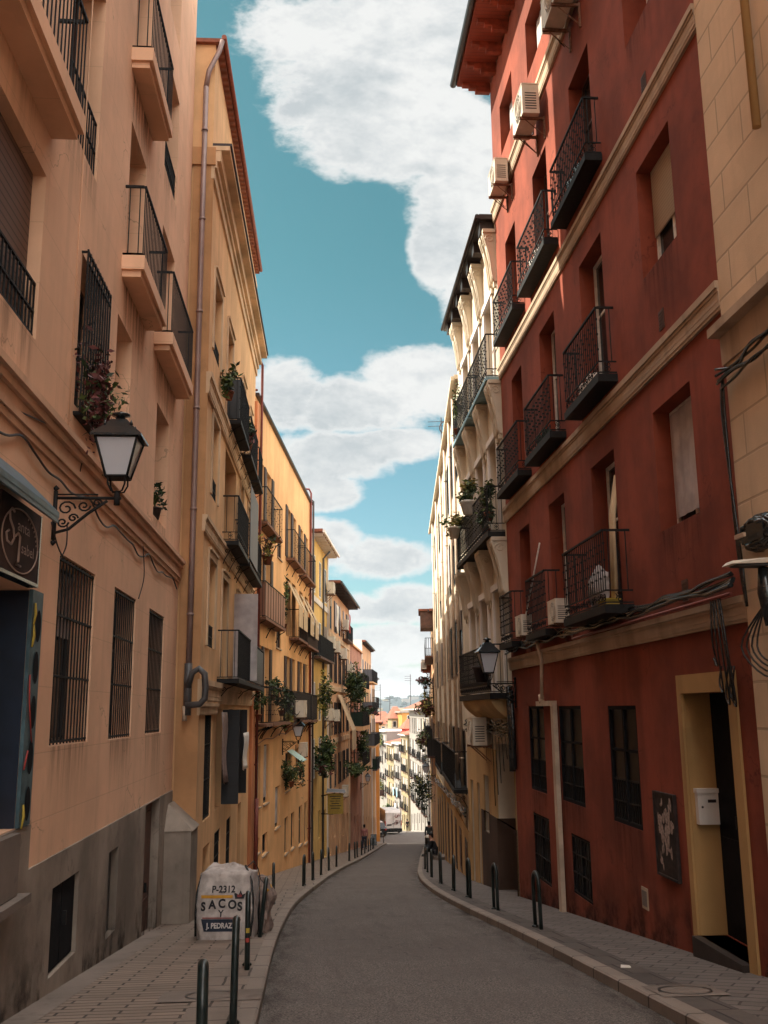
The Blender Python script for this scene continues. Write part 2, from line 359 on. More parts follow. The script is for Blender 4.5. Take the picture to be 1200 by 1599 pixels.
m = MB(); ys = [112.5,118,124,132,140,150,157,165,175,190,200,212]
def farx(y): return 7.9+ (y-112)*.085 - max(0, y-150)*.14
for a, b in zip(ys, ys[1:]):
    m.quad([(farx(a),a,terr(a)+.0),(farx(a)+5.2,a,terr(a)+.0),(farx(b)+5.2,b,terr(b)+.0),(farx(b),b,terr(b)+.0)])
struct(m.build('lower_road', M['asph']))
H = .11
strip('left_pavement', lambda y: interp(WL, y)-.35, lambda y: kl(y)-.17, H, H, M['pave'])
strip('right_pavement', lambda y: kr(y)+.17, lambda y: interp(WR, y)+.35, H, H, M['pavr'])
def kerb(name, f, sgn):
    m = MB()
    for a, b in zip(YS, YS[1:]):
        x0a, x0b = f(a), f(b); x1a, x1b = x0a+sgn*.17, x0b+sgn*.17
        m.quad([(x0a,a,gz(a)-.02),(x0b,b,gz(b)-.02),(x0b-0*sgn,b,gz(b)+H-.012),(x0a,a,gz(a)+H-.012)])
        m.quad([(x0a,a,gz(a)+H-.012),(x0b,b,gz(b)+H-.012),(x0b+sgn*.02,b,gz(b)+H+.004),(x0a+sgn*.02,a,gz(a)+H+.004)])
        m.quad([(x0a+sgn*.02,a,gz(a)+H+.004),(x0b+sgn*.02,b,gz(b)+H+.004),(x1b,b,gz(b)+H+.004),(x1a,a,gz(a)+H+.004)])
        m.quad([(x1a,a,gz(a)+H+.004),(x1b,b,gz(b)+H+.004),(x1b,b,gz(b)+H-.03),(x1a,a,gz(a)+H-.03)])
    return struct(m.build(name, M['kerb']))
kerb('left_kerb', kl, -1); kerb('right_kerb', kr, 1)
# cement margin along the left wall and slabs by the kerbs
strip('wall_gutter_strip', lambda y: -2.62, lambda y: -2.30, H+.006, H+.004, M['conc'], [y for y in YS if y <= 16.5])
strip('kerb_slab_strip', lambda y: kl(y)-.62, lambda y: kl(y)-.172, H+.005, H+.004, pavers('slabs', .45, .62, (.20,.155,.125), (.24,.185,.15), (.05,.04,.033), .014), [y for y in YS if y <= 40])
strip('right_slab_strip', lambda y: kr(y)+.172, lambda y: kr(y)+.50, H+.005, H+.004, pavers('slabs_dark', .33, .7, (.085,.068,.06), (.12,.095,.082), (.04,.03,.028), .012), [y for y in YS if y <= 30])
for nm, f, sg_ in (('left_gutter_dirt', kl, 1), ('right_gutter_dirt', kr, -1)):
    ys_ = [y for y in YS if y < 90]; o_ = decal(nm, [((f(y)+sg_*.50, y, gz(y)+.005), (f(y)+sg_*.002, y, gz(y)+.005)) for y in ys_], M['gutterdirt'], None); struct(o_)
def cover(name, px, py, w, l, label, ring=True, mat=None):
    x, y = gpt(px, py, H); m = MB(); n = 28
    z = lambda a, b: gz(b)+H+.010
    m.quad([(x-w/2,y-l/2,z(0,y-l/2)),(x+w/2,y-l/2,z(0,y-l/2)),(x+w/2,y+l/2,z(0,y+l/2)),(x-w/2,y+l/2,z(0,y+l/2))])
    o = thing(name, label, 'manhole cover', (x,y,gz(y)+H), world=True)
    m.build('plate', mat or M['conc'], o)
    if ring:
        r = MB(); R0 = min(w, l)*.36
        for k in range(n):
            a0, a1 = 2*math.pi*k/n, 2*math.pi*(k+1)/n
            P = lambda a, rr: (x+math.cos(a)*rr, y+math.sin(a)*rr, gz(y+math.sin(a)*rr)+H+.015)
            r.quad([P(a0,R0),P(a1,R0),P(a1,R0*1.09),P(a0,R0*1.09)])
        r.build('ring', M['framed'], o)
    return o
cover('manhole_cover', 330, 1556, .95, .62, 'rectangular cement manhole cover with a round ring in the left pavement')
cover('manhole_cover', 1070, 1548, .62, .62, 'square manhole cover with a round ring in the right pavement')
# ------------------------------------------------------------------ facade tools
class O:
    def __init__(s, s0, s1, z0, z1, kind='glass', **k):
        s.s0, s.s1, s.z0, s.z1, s.kind, s.k = min(s0,s1), max(s0,s1), min(z0,z1), max(z0,z1), kind, k
def opx(pl, xa, ya, xb, yb, xc, yc, kind='glass', **k):     # two top corners, one bottom corner
    a, za = pl.w(xa, ya); b, zb = pl.w(xb, yb); c, zc = pl.w(xc, yc)
    return O(a, b, zc, (za+zb)/2, kind, **k)
def wall(root, pl, s0, s1, z0, z1, ops, mat, name='wall', depth=.25, d=0.0, back=9.0, solid=True, revmat=None):
    m = MB()
    ops = [o for o in ops if o.s1 > s0 and o.s0 < s1 and o.z1 > z0 and o.z0 < z1]
    cl = [(max(o.s0, s0), min(o.s1, s1), max(o.z0, z0), min(o.z1, z1), o) for o in ops]
    ss = sorted(set([s0, s1]+[round(c[i], 5) for c in cl for i in (0, 1)])); zz = sorted(set([z0, z1]+[round(c[i], 5) for c in cl for i in (2, 3)]))
    for a, b in zip(ss, ss[1:]):
        if b-a < 1e-5: continue
        run = None
        for c, e in zip(zz, zz[1:]):
            ms, mz = (a+b)/2, (c+e)/2
            if any(q[0] < ms < q[1] and q[2] < mz < q[3] for q in cl):
                if run is not None: m.quad([pl.p(a,run,d),pl.p(b,run,d),pl.p(b,c,d),pl.p(a,c,d)]); run = None
            elif run is None: run = c
        if run is not None: m.quad([pl.p(a,run,d),pl.p(b,run,d),pl.p(b,zz[-1],d),pl.p(a,zz[-1],d)])
    for (a, b, c, e, o) in cl:
        D = -(o.k.get('depth', depth)) if solid else 0.0; ri = 1 if (revmat and o.k.get('rev')) else 0
        m.quad([pl.p(a,c,d),pl.p(a,e,d),pl.p(a,e,D),pl.p(a,c,D)], ri); m.quad([pl.p(b,c,d),pl.p(b,e,d),pl.p(b,e,D),pl.p(b,c,D)], ri)
        m.quad([pl.p(a,e,d),pl.p(b,e,d),pl.p(b,e,D),pl.p(a,e,D)], ri); m.quad([pl.p(a,c,d),pl.p(b,c,d),pl.p(b,c,D),pl.p(a,c,D)], ri)
    if solid:
        for a in (s0, s1): m.quad([pl.p(a,z0,d),pl.p(a,z1,d),pl.p(a,z1,-back),pl.p(a,z0,-back)])
        m.quad([pl.p(s0,z0,-back),pl.p(s1,z0,-back),pl.p(s1,z1,-back),pl.p(s0,z1,-back)])
        m.quad([pl.p(s0,z1,d),pl.p(s1,z1,d),pl.p(s1,z1,-back),pl.p(s0,z1,-back)])
    else:
        m.quad([pl.p(s0,z1,d),pl.p(s1,z1,d),pl.p(s1,z1,0),pl.p(s0,z1,0)])
        for a in (s0, s1): m.quad([pl.p(a,z0,d),pl.p(a,z1,d),pl.p(a,z1,0),pl.p(a,z0,0)])
    return m.build(name, [mat, revmat] if revmat else [mat], root, fix=False)
def bars(m, pl, s0, s1, z0, z1, d, pitch=.12, r=.009, hz=(), mi=0):
    n = max(2, int((s1-s0)/pitch))
    for i in range(n+1):
        a = s0+(s1-s0)*i/n; m.pb(pl, a-r, a+r, z0, z1, d-r, d+r, mi)
    for z in hz: m.pb(pl, s0, s1, z-.011, z+.011, d-.013, d+.013, mi)
def window(root, pl, o, depth=.25, simple=False):
    k = o.k; D = -k.get('depth', depth); s0, s1, z0, z1 = o.s0, o.s1, o.z0, o.z1; w = s1-s0; h = z1-z0
    fm = M[k.get('fm', 'frameb')]; kind = o.kind
    if kind in ('door', 'metaldoor'):
        m = MB(); m.pb(pl, s0, s1, z0, z1, D-.04, D+.012)
        n = k.get('leaves', 2)
        for i in range(n):
            a = s0+w*i/n; b = s0+w*(i+1)/n
            if kind == 'door':
                for (u, v) in ((.06,.40),(.46,.93)): m.pb(pl, a+.09*w/n*1.6, b-.09*w/n*1.6, z0+h*u, z0+h*v, D+.012, D+.035)
            else: m.pb(pl, a+.015, b-.015, z0+.02, z1-.02, D+.012, D+.03)
        dr = m.build('door', M[k.get('dm', 'frameb')], root)
        if not simple:
            q = MB(); q.pb(pl, s0+w*.5+.04, s0+w*.5+.07, z0+h*.45, z0+h*.45+.14, D+.035, D+.075); q.build('handle', M['black'], dr)
        return
    if kind == 'blank':
        m = MB(); m.pb(pl, s0, s1, z0, z1, D-.03, D); m.build('window', M[k.get('bm', 'framed')], root); return
    fw = .055; m = MB(); d1 = D+.05
    m.pb(pl, s0, s0+fw, z0, z1, D, d1); m.pb(pl, s1-fw, s1, z0, z1, D, d1); m.pb(pl, s0+fw, s1-fw, z1-fw, z1, D, d1); m.pb(pl, s0+fw, s1-fw, z0, z0+fw, D, d1)
    if not simple:
        c = (s0+s1)/2; m.pb(pl, c-.035, c+.035, z0+fw, z1-fw, D, d1-.006)
        if h > 1.6: m.pb(pl, s0+fw, s1-fw, z0+h*.62-.02, z0+h*.62+.02, D, d1-.012)
    wn = m.build('window', fm, root)
    g = MB(); g.pb(pl, s0, s1, z0, z1, D-.02, D+.015); g.build('pane', M[k.get('gm','glass')], wn)
    bl = k.get('blind')
    if bl:
        q = MB(); f = k.get('bf', .6); q.pb(pl, s0+.03, s1-.03, z1-h*f, z1, D+.055, D+.08); q.build('blind', M[bl], wn)
    if k.get('curtain'):
        q = MB(); f = k['curtain']; n = 9; zt = z1-.06; zb = z1-h*f
        for i in range(n):
            a = s0+fw+(w-2*fw)*i/n; b = s0+fw+(w-2*fw)*(i+1)/n; e = .012 if i % 2 else .03; e2 = .03 if i % 2 else .012
            q.quad([pl.p(a,zb,D+.055+e),pl.p(b,zb,D+.055+e2),pl.p(b,zt,D+.055+e2),pl.p(a,zt,D+.055+e)])
        q.build('curtain', M['curtain'], wn)
    if k.get('sill'):
        q = MB(); q.pb(pl, s0-.05, s1+.05, z0-.05, z0-.003, D+.02, .055); q.build('sill', M[k.get('sm', 'band')], wn)
    if k.get('bars'):
        q = MB(); dd = k.get('bd', -.03); bars(q, pl, s0, s1, z0+.01, z1-.01, dd, .135, .0075, (z0+.04, z0+h*.36, z0+h*.68, z1-.04)); q.build('grille', M['black'], wn)
    if k.get('rail'):
        q = MB(); hh = k['rail']; bars(q, pl, s0+.01, s1-.01, z0+.02, z0+hh, -.04, .1, .008, (z0+.05, z0+hh*.5, z0+hh)); q.build('guard_rail', M['black'], wn)
    if k.get('leaf'):           # shutter leaves opened out from the wall
        for sd in (k['leaf']):
            q = MB(); a = s0 if sd < 0 else s1; lw = w*.36
            q.pb(pl, a-.02, a+.02, z0+.03, z1-.02, .01, lw); q.build('shutter', M[k.get('lm', 'louv')], wn)
    if k.get('flat'):           # shutter leaves folded back on the wall
        for sd in (k['flat']):
            q = MB(); lw = w*.48
            if sd < 0: q.pb(pl, s0-lw, s0-.01, z0+.03, z1-.02, .005, .045)
            else: q.pb(pl, s1+.01, s1+lw, z0+.03, z1-.02, .005, .045)
            q.build('shutter', M[k.get('lm', 'louv')], wn)
    if k.get('surr'):
        q = MB(); t = k['surr']; e = .035
        q.pb(pl, s0-t, s0, z0, z1, 0, e); q.pb(pl, s1, s1+t, z0, z1, 0, e); q.pb(pl, s0-t, s1+t, z1, z1+t, 0, e); q.pb(pl, s0-t*.5, s1+t*.5, z1+t, z1+t+.05, 0, e+.04)
        q.build('surround', M[k.get('um', 'creamtrim')], wn)
def band(root, pl, s0, s1, z0, z1, d, mat, name='string_course', steps=3):
    m = MB(); h = z1-z0
    prof = [(0, .45), (.12, .55), (.30, .58), (.62, .70), (.74, .92), (1.0, 1.0)] if steps == 3 else [(0, 1.0), (1.0, 1.0)]
    for (a, da), (b, db) in zip(prof, prof[1:]):
        m.pb(pl, s0, s1, z0+h*a, z0+h*b-.001, -.02, d*da if steps == 3 else d)
    return m.build(name, mat, root)
def curl(m, pl, a, z, d, r, turns=1.4, sgn=1, th=.008, axis='d'):
    pts = []
    for i in range(13):
        u = i/12; ang = sgn*turns*2*math.pi*u; rr = r*(1-.8*u)
        pts.append(pl.p(a+(rr*math.cos(ang) if axis == 's' else 0), z+rr*math.sin(ang), d+(rr*math.cos(ang) if axis == 'd' else 0)))
    m.tube(pts, th, 4)
def balcony(root, pl, s0, s1, zf, h, pr=.3, slab=.10, style='plain', mat='black', slabmat='brown', pitch=.11, brackets=True, screen=None, simple=False, belly=0.0, br=.011):
    if s1 < s0: s0, s1 = s1, s0
    m = MB(); m.pb(pl, s0, s1, zf-slab, zf, -.02, pr)
    if style == 'plaster': m.pb(pl, s0+.05, s1-.05, zf-slab-.09, zf-slab-.001, -.02, pr-.05)
    b = m.build('balcony', M[slabmat], root)
    q = MB(); e = .03; zt = zf+h; r = .0065 if not simple else .013
    dd = pr-e
    strip_h = .17 if style == 'ornate' else 0
    z0 = zf+.03
    # top rail, lower rail
    for (zr, t) in ((zt, .016), (z0+strip_h, .01), (z0, .01)):
        q.pb(pl, s0+e, s1-e, zr-t, zr+t, dd-t, dd+t)
        for a in (s0+e, s1-e): q.pb(pl, a-t, a+t, zr-t, zr+t, 0, dd-t)
    n = max(3, int((s1-s0)/pitch)); bz = z0+strip_h if strip_h else z0
    for i in range(n+1):
        a = s0+e+(s1-s0-2*e)*i/n; q.pb(pl, a-r, a+r, bz, zt-.016, dd-r, dd+r)
        if style in ('ornate', 'knob') and not simple:
            for u in ((.34, .66) if i % 2 else (.22, .5, .78)):
                zz = bz+(zt-bz)*u; q.pb(pl, a-r*2.1, a+r*2.1, zz-.014, zz+.014, dd-r*2.1, dd+r*2.1)
    ns = max(1, int(dd/.12))
    for a in (s0+e, s1-e):
        for i in range(ns):
            d = dd*(i+.5)/ns if ns > 1 else dd*.5; q.pb(pl, a-r, a+r, bz, zt-.016, d-r, d+r)
    if style == 'ornate' and not simple:
        k = max(2, int((s1-s0)/.15))
        for i in range(k):
            a = s0+e+(s1-s0-2*e)*(i+.5)/k; curl(q, pl, a, z0+strip_h*.5, dd, .065, 1.5, 1 if i % 2 else -1, .007, 's')
        for a in (s0+e, s1-e):
            for dz in (.28, .74): curl(q, pl, a, z0+strip_h*dz, dd*.5, .055, 1.4, 1 if dz < .5 else -1, .007, 'd')
    q.build('railing', M[mat], b)
    if screen:
        q = MB(); q.pb(pl, s0+e, s1-e, z0+.02, zt-.03, dd-.024, dd-.012)
        for a in (s0+e+.018, s1-e-.03): q.pb(pl, a, a+.012, z0+.02, zt-.03, .02, dd-.026)
        q.build('screen', M[screen], b)
    if brackets and not simple:
        k = 3 if s1-s0 > 1.3 else 2
        for i in range(k):
            q = MB(); a = s0+.12+(s1-s0-.24)*i/(k-1)
            q.tube([pl.p(a, zf-slab-.42, .02), pl.p(a, zf-slab-.30, .07), pl.p(a, zf-slab-.12, pr*.45), pl.p(a, zf-slab-.02, pr*.92)], br, 4)
            curl(q, pl, a, zf-slab-.13, pr*.28, .055, 1.3, 1, .008, 'd'); q.build('bracket', M[mat], b)
    return b
def pipe(root, pts, r, mat, name='drainpipe', n=8, clips=0):
    m = MB(); m.tube(pts, r, n)
    if clips:
        a, b = Vector(pts[0]), Vector(pts[-1])
        for i in range(clips):
            p = a.lerp(b, (i+.5)/clips); m.tube([p-Vector((0,0,.025)), p+Vector((0,0,.025))], r*1.25, n)
    return m.build(name, M[mat], root)
def bpxy(pl, near, far, d=0.0, top=None):
    """balcony extents from pixels: near lower corner at the wall, far lower corner, and a rail-top pixel at the near wall end"""
    a, z = pl.w(*near); b, _ = pl.w(*far, d); zt = pl.w(*top)[1] if top else z+1.05
    return a, b, z, zt
# ------------------------------------------------------------------ LEFT 1: peach building with the corner shop
B1 = PL(-2.6, 0, -2.6, 18.4, True)
b1 = thing('peach_building', 'tall peach rendered building at the left front with barred windows and a grey plinth', 'building', (-2.6, 4, 0), world=True)
P = B1
gw = [opx(P,94,869,150,893,78,1166,'glass',bars=1,fm='framed',curtain=.4,depth=.32), opx(P,180,915,213,937,169,1156,'glass',bars=1,fm='framed',depth=.32), opx(P,234,948,257,965,227,1147,'glass',bars=1,fm='framed',depth=.32)]
up = [O(12.05,13.05,4.72,6.75,'blank',depth=.38,bm='frameb'), O(15.3,16.6,4.72,6.6,'glass',depth=.38),
      opx(P,129,398,164,460,123,640,'glass',fm='framed',depth=.3),
      O(5.9,8.62,5.0,6.68,'glass',depth=.20,blind='blindb',bf=1.0,rail=.55)]
z2 = P.w(229,404,.3)[1]; zfl = 7.62
up += [O(12.35,13.55,zfl,zfl+2.15,'glass',depth=.38), O(15.2,16.6,zfl,zfl+2.1,'glass',depth=.38), O(9.15,10.55,7.75,10.2,'glass',depth=.38,rail=.75), O(6.1,8.3,7.62,9.9,'glass',depth=.38),
       O(12.35,13.55,10.78,12.95,'glass',depth=.38), O(15.1,16.5,10.78,12.9,'glass',depth=.38,rail=.6), O(9.15,10.5,10.9,13.1,'glass',depth=.38), O(5.9,8.0,10.78,12.9,'glass',depth=.38),
       O(12.4,13.5,13.9,15.6,'glass',depth=.38), O(15.1,16.3,13.9,15.6,'glass',depth=.38), O(9.15,10.4,13.9,15.6,'glass',depth=.38)]
base = [opx(P,79,1385,121,1362,74,1527,'metaldoor',dm='ink',depth=.05,rev=1), opx(P,168,1330,183,1322,164,1466,'blank',depth=.07,rev=1),
        O(P.w(226,1258)[0], P.w(248,1246)[0], -2.3, P.w(226,1258)[1], 'door', dm='brown', depth=.12, leaves=1, rev=1)]
sJ = 8.93; sK = 9.27; zSB = .63
shop = O(3.0, sJ, zSB, P.w(62,914,.12)[1]-.02, 'blank', depth=.9)
ops = gw+up+base+[shop]
wall(b1, P, -8, 18.4, -3.2, 25.0, ops, M['peach'], depth=.25, revmat=M['grey'])
for o in gw+up+base: window(b1, P, o)
# plinth with holes, 2 cm proud
wall(b1, P, 9.361, 18.4, -3.2, .225, base, M['grey'], 'plinth', d=.022, solid=False)
wall(b1, P, 2.99, 9.36, -3.2, .62, [], M['grey'], 'plinth', d=.022, solid=False)
wall(b1, P, -8, 3.0, -3.2, .62, [], M['grey'], 'plinth', d=.022, solid=False)
m = MB(); z = 4.24
for (a, b_, dd) in ((4.03,4.10,.03),(4.10,4.17,.055),(4.17,4.28,.04),(4.28,4.36,.085),(4.36,4.43,.13)): m.pb(P, -8, 18.38, a, b_-.001, -.02, dd)
m.build('cornice', M['peachtrim'], b1)
m = MB(); m.pb(P, -8, 18.6, 25.0, 25.12, -9, .35); m.build('roof', M['tile'], b1)
for (s0, s1, z, h) in ((12.12, 14.1, 7.62, 1.02), (14.75, 17.35, 7.60, 1.05), (12.12, 14.0, 10.78, 1.02), (5.2, 8.75, 7.42, 1.05), (12.12, 14.0, 13.85, 1.0)):
    balcony(b1, P, s0, s1, z, h, pr=.30, slab=.20, style='plaster', slabmat='peach', pitch=.115, brackets=False)
# projecting flower cage over the middle window
cg = up[2]; q = MB(); bars(q, P, cg.s0-.02, cg.s1+.02, cg.z0-.12, cg.z1+.03, .07, .11, .010, (cg.z0-.1, cg.z0+.5, cg.z1-.12, cg.z1))
for a in (cg.s0-.02, cg.s1+.02):
    for z in (cg.z0-.1, cg.z0+.5, cg.z1): q.pb(P, a-.01, a+.01, z-.012, z+.012, 0, .07)
q.pb(P, cg.s0-.02, cg.s1+.02, cg.z0-.125, cg.z0-.11, 0, .09)
q.build('window_cage', M['black'], b1)
rs_ = random.Random(31); sill_stains(b1, P, [o for o in gw+up if o.z0 < 12 and o is not cg], rs_)
base_grime(b1, P, 9.4, P.w(121,1362)[0]-1.75, .026) if False else None
for (a, b_) in ((2.9,10.0),(11.7,14.2),(15.0,17.0)): base_grime(b1, P, a, b_, .027, .8)
for (s0, s1, z) in ((12.12,14.1,7.62),(14.75,17.35,7.6),(12.12,14.0,10.78)): decal('rain_stain', [(P.p(s0+.1,z-1.6,.005),P.p(s0+.1,z-.3,.005)),(P.p(s1-.1,z-1.3,.005),P.p(s1-.1,z-.3,.005))], M['stain'], b1)
# thin settlement joint and surface cables
m = MB(); a0 = P.w(136,150)[0]
m.tube([P.p(a0,24,.006), P.p(a0,10,.006), P.p(a0-.02,7,.006), P.p(a0,4.5,.006)], .009, 5); m.build('cable', M['peachtrim'], b1)
m = MB(); pts = []
for i in range(26):
    s = 7.0+i*.44; pts.append(P.p(s, 3.96-.05*math.sin(i*1.3)-(.06 if i % 3 else 0), .03))
m.ctube(pts, .012, 5)
for (pp) in ([(0,632),(60,660),(115,683)], [(115,683),(122,705),(118,745)], [(100,818),(95,850),(92,868)], [(220,852),(219,900),(213,935)], [(75,815),(80,850),(94,872)]):
    m.ctube([P.p(*P.w(*p_), .035 if i != 1 else .06) for i, p_ in enumerate(pp)], .008, 5)
m.build('cable', M['gutter'], b1)
# buttress at the foot of the next house
m = MB(); y0, y1, x0, x1 = 17.55, 18.5, -2.62, -2.12
m.hexa([(x0,y0,-3),(x1,y0,-3),(x1,y1,-3),(x0,y1,-3),(x0,y0,-.40),(x1,y0,-.40),(x1,y1,-.40),(x0,y1,-.40)])
m.hexa([(x0,y0-.03,-.40),(x1+.03,y0-.03,-.40),(x1+.03,y1,-.40),(x0,y1,-.40),(x0,y0+.1,.02),(x0+.06,y0+.3,.02),(x0+.06,y1,.02),(x0,y1,.02)])
ob = m.build('corner_buttress', M['grey']); tag(ob, 'grey cement buttress with a sloping cap between the peach and ochre houses', 'buttress')
# ------------------------------------------------------------------ the corner shop
M['shopblue'] = plain('shop_blue', (.007,.014,.030), .4, 0, .25, 4); M['teal'] = plain('teal_paint', (.055,.105,.125), .5, 0, .3, 6)
m = MB(); m.pb(P, sJ-.75, sJ-.012, zSB, shop.z1-.01, -.60, -.45); m.pb(P, sJ-.012, sJ-.002, zSB, shop.z1-.01, -.45, .0); sh = m.build('shop_front', M['shopblue'], b1)
m = MB(); m.pb(P, 3.0, 7.4, -.1, 3.0, -.55, -.5); m.build('roller_shutter', M['slate'], sh)
m = MB(); m.pb(P, sJ, sK, zSB, shop.z1, .001, .035); st = sh; m.build('painted_strip', M['teal'], sh)
m = MB()
for k, z in enumerate((.82, 1.22, 1.62, 2.02, 2.40)):
    n = 14; pts = [P.p((sJ+sK)/2+.04+.085*math.cos(2*math.pi*i/n), z+.15*math.sin(2*math.pi*i/n), .04) for i in range(n)]; m.quad(pts)
m.build('black_spots', M['ink'], st)
m = MB(); M['yel'] = plain('yellow_paint', (.42,.29,.04), .7); M['redp'] = plain('red_paint', (.33,.04,.03), .7)
for (z, s) in ((2.5, sJ+.05), (2.3, sJ+.04), (.72, sJ+.06)):
    m.tube([P.p(s, z-.1, .042), P.p(s+.04, z, .042), P.p(s+.02, z+.1, .042)], [.008, .016, .008], 6)
m.build('yellow_marks', M['yel'], st)
m = MB(); m.tube([P.p(sJ+.04, 1.95, .038), P.p(sJ+.08, 1.7, .038), P.p(sJ+.22, 1.35, .038)], .008, 6); m.tube([P.p(sJ+.03, 1.12, .038), P.p(sJ+.12, 1.28, .038)], .010, 6); m.build('red_marks', M['redp'], st)
cvS, cvZ = P.w(93,806,.34); cvT = P.w(60,762,.0)[1]
m = MB()   # sloping canopy
p0 = [P.p(4.0,cvT,0), P.p(cvS,cvT,0), P.p(cvS,cvZ+.03,.34), P.p(4.0,cvZ+.03,.34)]; m.hexa([v-Vector((0,0,.05)) for v in p0]+p0)
m.pb(P, 4.0, cvS, cvZ-.06, cvZ+.0, .31, .335)
m.build('canopy', plain('canopy_teal', (.055,.10,.125), .4, 0, .3, 5), sh)
m = MB(); m.pb(P, sJ-1.3, sJ-.14, zSB-.52, zSB-.02, .001, .10); m.pb(P, sJ-1.5, sJ-.0, zSB-.60, zSB-.53, .001, .18); m.build('grey_box', M['conc'], sh)
# the hanging sign
sg = thing('shop_sign', 'brown sign with an oval line and the words Santa Isabel above the shop', 'shop sign', P.p(8.4, 2.4, .1), world=True)
sgA = P.w(2,787,.12)[0]; sgB = P.w(64,812,.12)[0]; zt = P.w(64,806,.12)[1]; zb = P.w(62,914,.12)[1]
m = MB(); m.pb(P, sgA, sgB, zb, zt, .04, .12); pan = m.build('panel', plain('sign_brown', (.075,.05,.046), .8, 0, .35, 3, spec=.15), sg)
m = MB(); m.pb(P, sgB+.001, sgB+.035, zb-.03, zt, .03, .125); m.pb(P, sgA, sgB, zb-.03, zb-.001, .03, .125); m.build('frame', M['blackp'], sg)
M['signp'] = plain('sign_lettering', (.42,.30,.25), .6)
cx_, cz_ = (sgA+sgB)/2, (zb+zt)/2-.02; rx, rz = (sgB-sgA)*.45, (zt-zb)*.43
m = MB(); m.tube([P.p(cx_+rx*math.cos(2*math.pi*i/40), cz_+rz*math.sin(2*math.pi*i/40), .124) for i in range(41)], .007, 5)
for i in range(7):
    a = .15+i*.17; m.tube([P.p(cx_+rx*.9*math.cos(a), cz_+rz*.9*math.sin(a), .122), P.p(cx_+rx*.9*math.cos(a)+.001, cz_+rz*.9*math.sin(a), .128)], .010, 6)
m.build('oval_line', M['signp'], sg)
def text_mesh(s, size, fn, parent, name, mat, bold=0.0, align='LEFT', sx=1.0, shear=0.0):
    cu = bpy.data.curves.new('lettering', 'FONT'); cu.body = s; cu.size = size; cu.offset = bold; cu.align_x = align; cu.shear = shear; cu.resolution_u = 4
    ob = bpy.data.objects.new('lettering', cu); C.objects.link(ob); dg = bpy.context.evaluated_depsgraph_get(); dg.update()
    me = bpy.data.meshes.new_from_object(ob.evaluated_get(dg)); bpy.data.objects.remove(ob)
    bm = bmesh.new(); bm.from_mesh(me); bmesh.ops.triangulate(bm, faces=bm.faces)
    m = MB()
    for f in bm.faces: m.quad([fn(v.co.x*sx, v.co.y) for v in f.verts])
    bm.free(); bpy.data.meshes.remove(me)
    return m.build(name, mat, parent, fix=False)
W_ = sgB-sgA
def onp(x0, z0): return lambda u, v: P.p(x0+u, z0+v, .125)
# the big initials as scroll strokes, the rest in narrow letters
m = MB()
S = [(.30,.83),(.24,.86),(.19,.80),(.21,.70),(.30,.60),(.33,.48),(.27,.38),(.17,.40),(.14,.50),(.20,.55)]
m.tube([P.p(sgA+W_*x, zb+(zt-zb)*(y-.02), .126) for x, y in S], .010, 5)
m.tube([P.p(sgA+W_*x, zb+(zt-zb)*y, .126) for x, y in [(.36,.50),(.42,.56),(.47,.52),(.46,.35),(.46,.18),(.40,.13),(.52,.13)]], .011, 5)
m.build('initial_letters', M['signp'], sg)
text_mesh('anta', (zt-zb)*.22, onp(sgA+W_*.40, zb+(zt-zb)*.60), sg, 'lettering', M['signp'], sx=W_*.33/((zt-zb)*.22*1.75))
text_mesh('sabel', (zt-zb)*.22, onp(sgA+W_*.52, zb+(zt-zb)*.32), sg, 'lettering', M['signp'], sx=W_*.36/((zt-zb)*.22*2.15))
# ------------------------------------------------------------------ LEFT 2: ochre / cream house
B2 = PL(-2.2, 17.8, -2.0, 30.5, True); P = B2
b2 = thing('cream_house', 'narrow cream yellow house with moulded cornices and red gutter beyond the peach building', 'building', (-2.2, 18.5, -2), world=True)
S0 = .72; S1 = 12.75
# windows by columns; z from pixels
def W2(xa,ya,xb,yb,xc,yc,kind='glass',**k): return opx(B2,xa,ya,xb,yb,xc,yc,kind,**k)
o2 = [W2(335.5,434,346.8,466,334.5,552,curtain=.75,surr=.14,rail=.4,fm='framed'),
      W2(332.5,650,342,669.5,330,773,curtain=.75,surr=.14,rail=.45,fm='framed'),
      W2(326,870,337,882,323,1008,curtain=.72,surr=.14,rail=.45,fm='framed'),
      W2(321,1109,332,1108,317.6,1283,bars=1,fm='framed',depth=.12),
      W2(340,243,349,280,338,300,fm='framed',depth=.15)]
f1 = B2.w(370,848,.4)[1]
zbA = B2.w(366,691)[1]; zbB = B2.w(361,872)[1]+.1; zbC = B2.w(344,1061)[1]
c2s0, c2s1 = B2.w(355.5,515)[0], B2.w(364,543)[0]
o2 += [O(c2s0,c2s1,zbA,zbA+2.35,curtain=.9,surr=.14,fm='framed'), O(4.4,7.0,zbB,B2.w(353,699)[1],'blank',depth=.8),
       O(B2.w(347,900)[0],B2.w(355.6,908)[0],zbC,B2.w(350,905)[1],fm='frameb',surr=.14)]
c3s0, c3s1 = 8.1, 9.1
o2 += [O(c3s0,c3s1,zbA,zbA+2.3,fm='framed',surr=.12), O(c3s0,c3s1,zbB,zbB+2.35,fm='framed',surr=.12,curtain=.5), O(7.7,8.7,zbC,zbC+2.3,fm='framed',surr=.12)]
o2 += [O(10.6,11.4,zbA,zbA+2.2,fm='framed',surr=.12), O(10.6,11.4,zbB,zbB+2.2,fm='framed',surr=.12), O(10.3,11.1,zbC,zbC+2.2,fm='framed',surr=.12)]
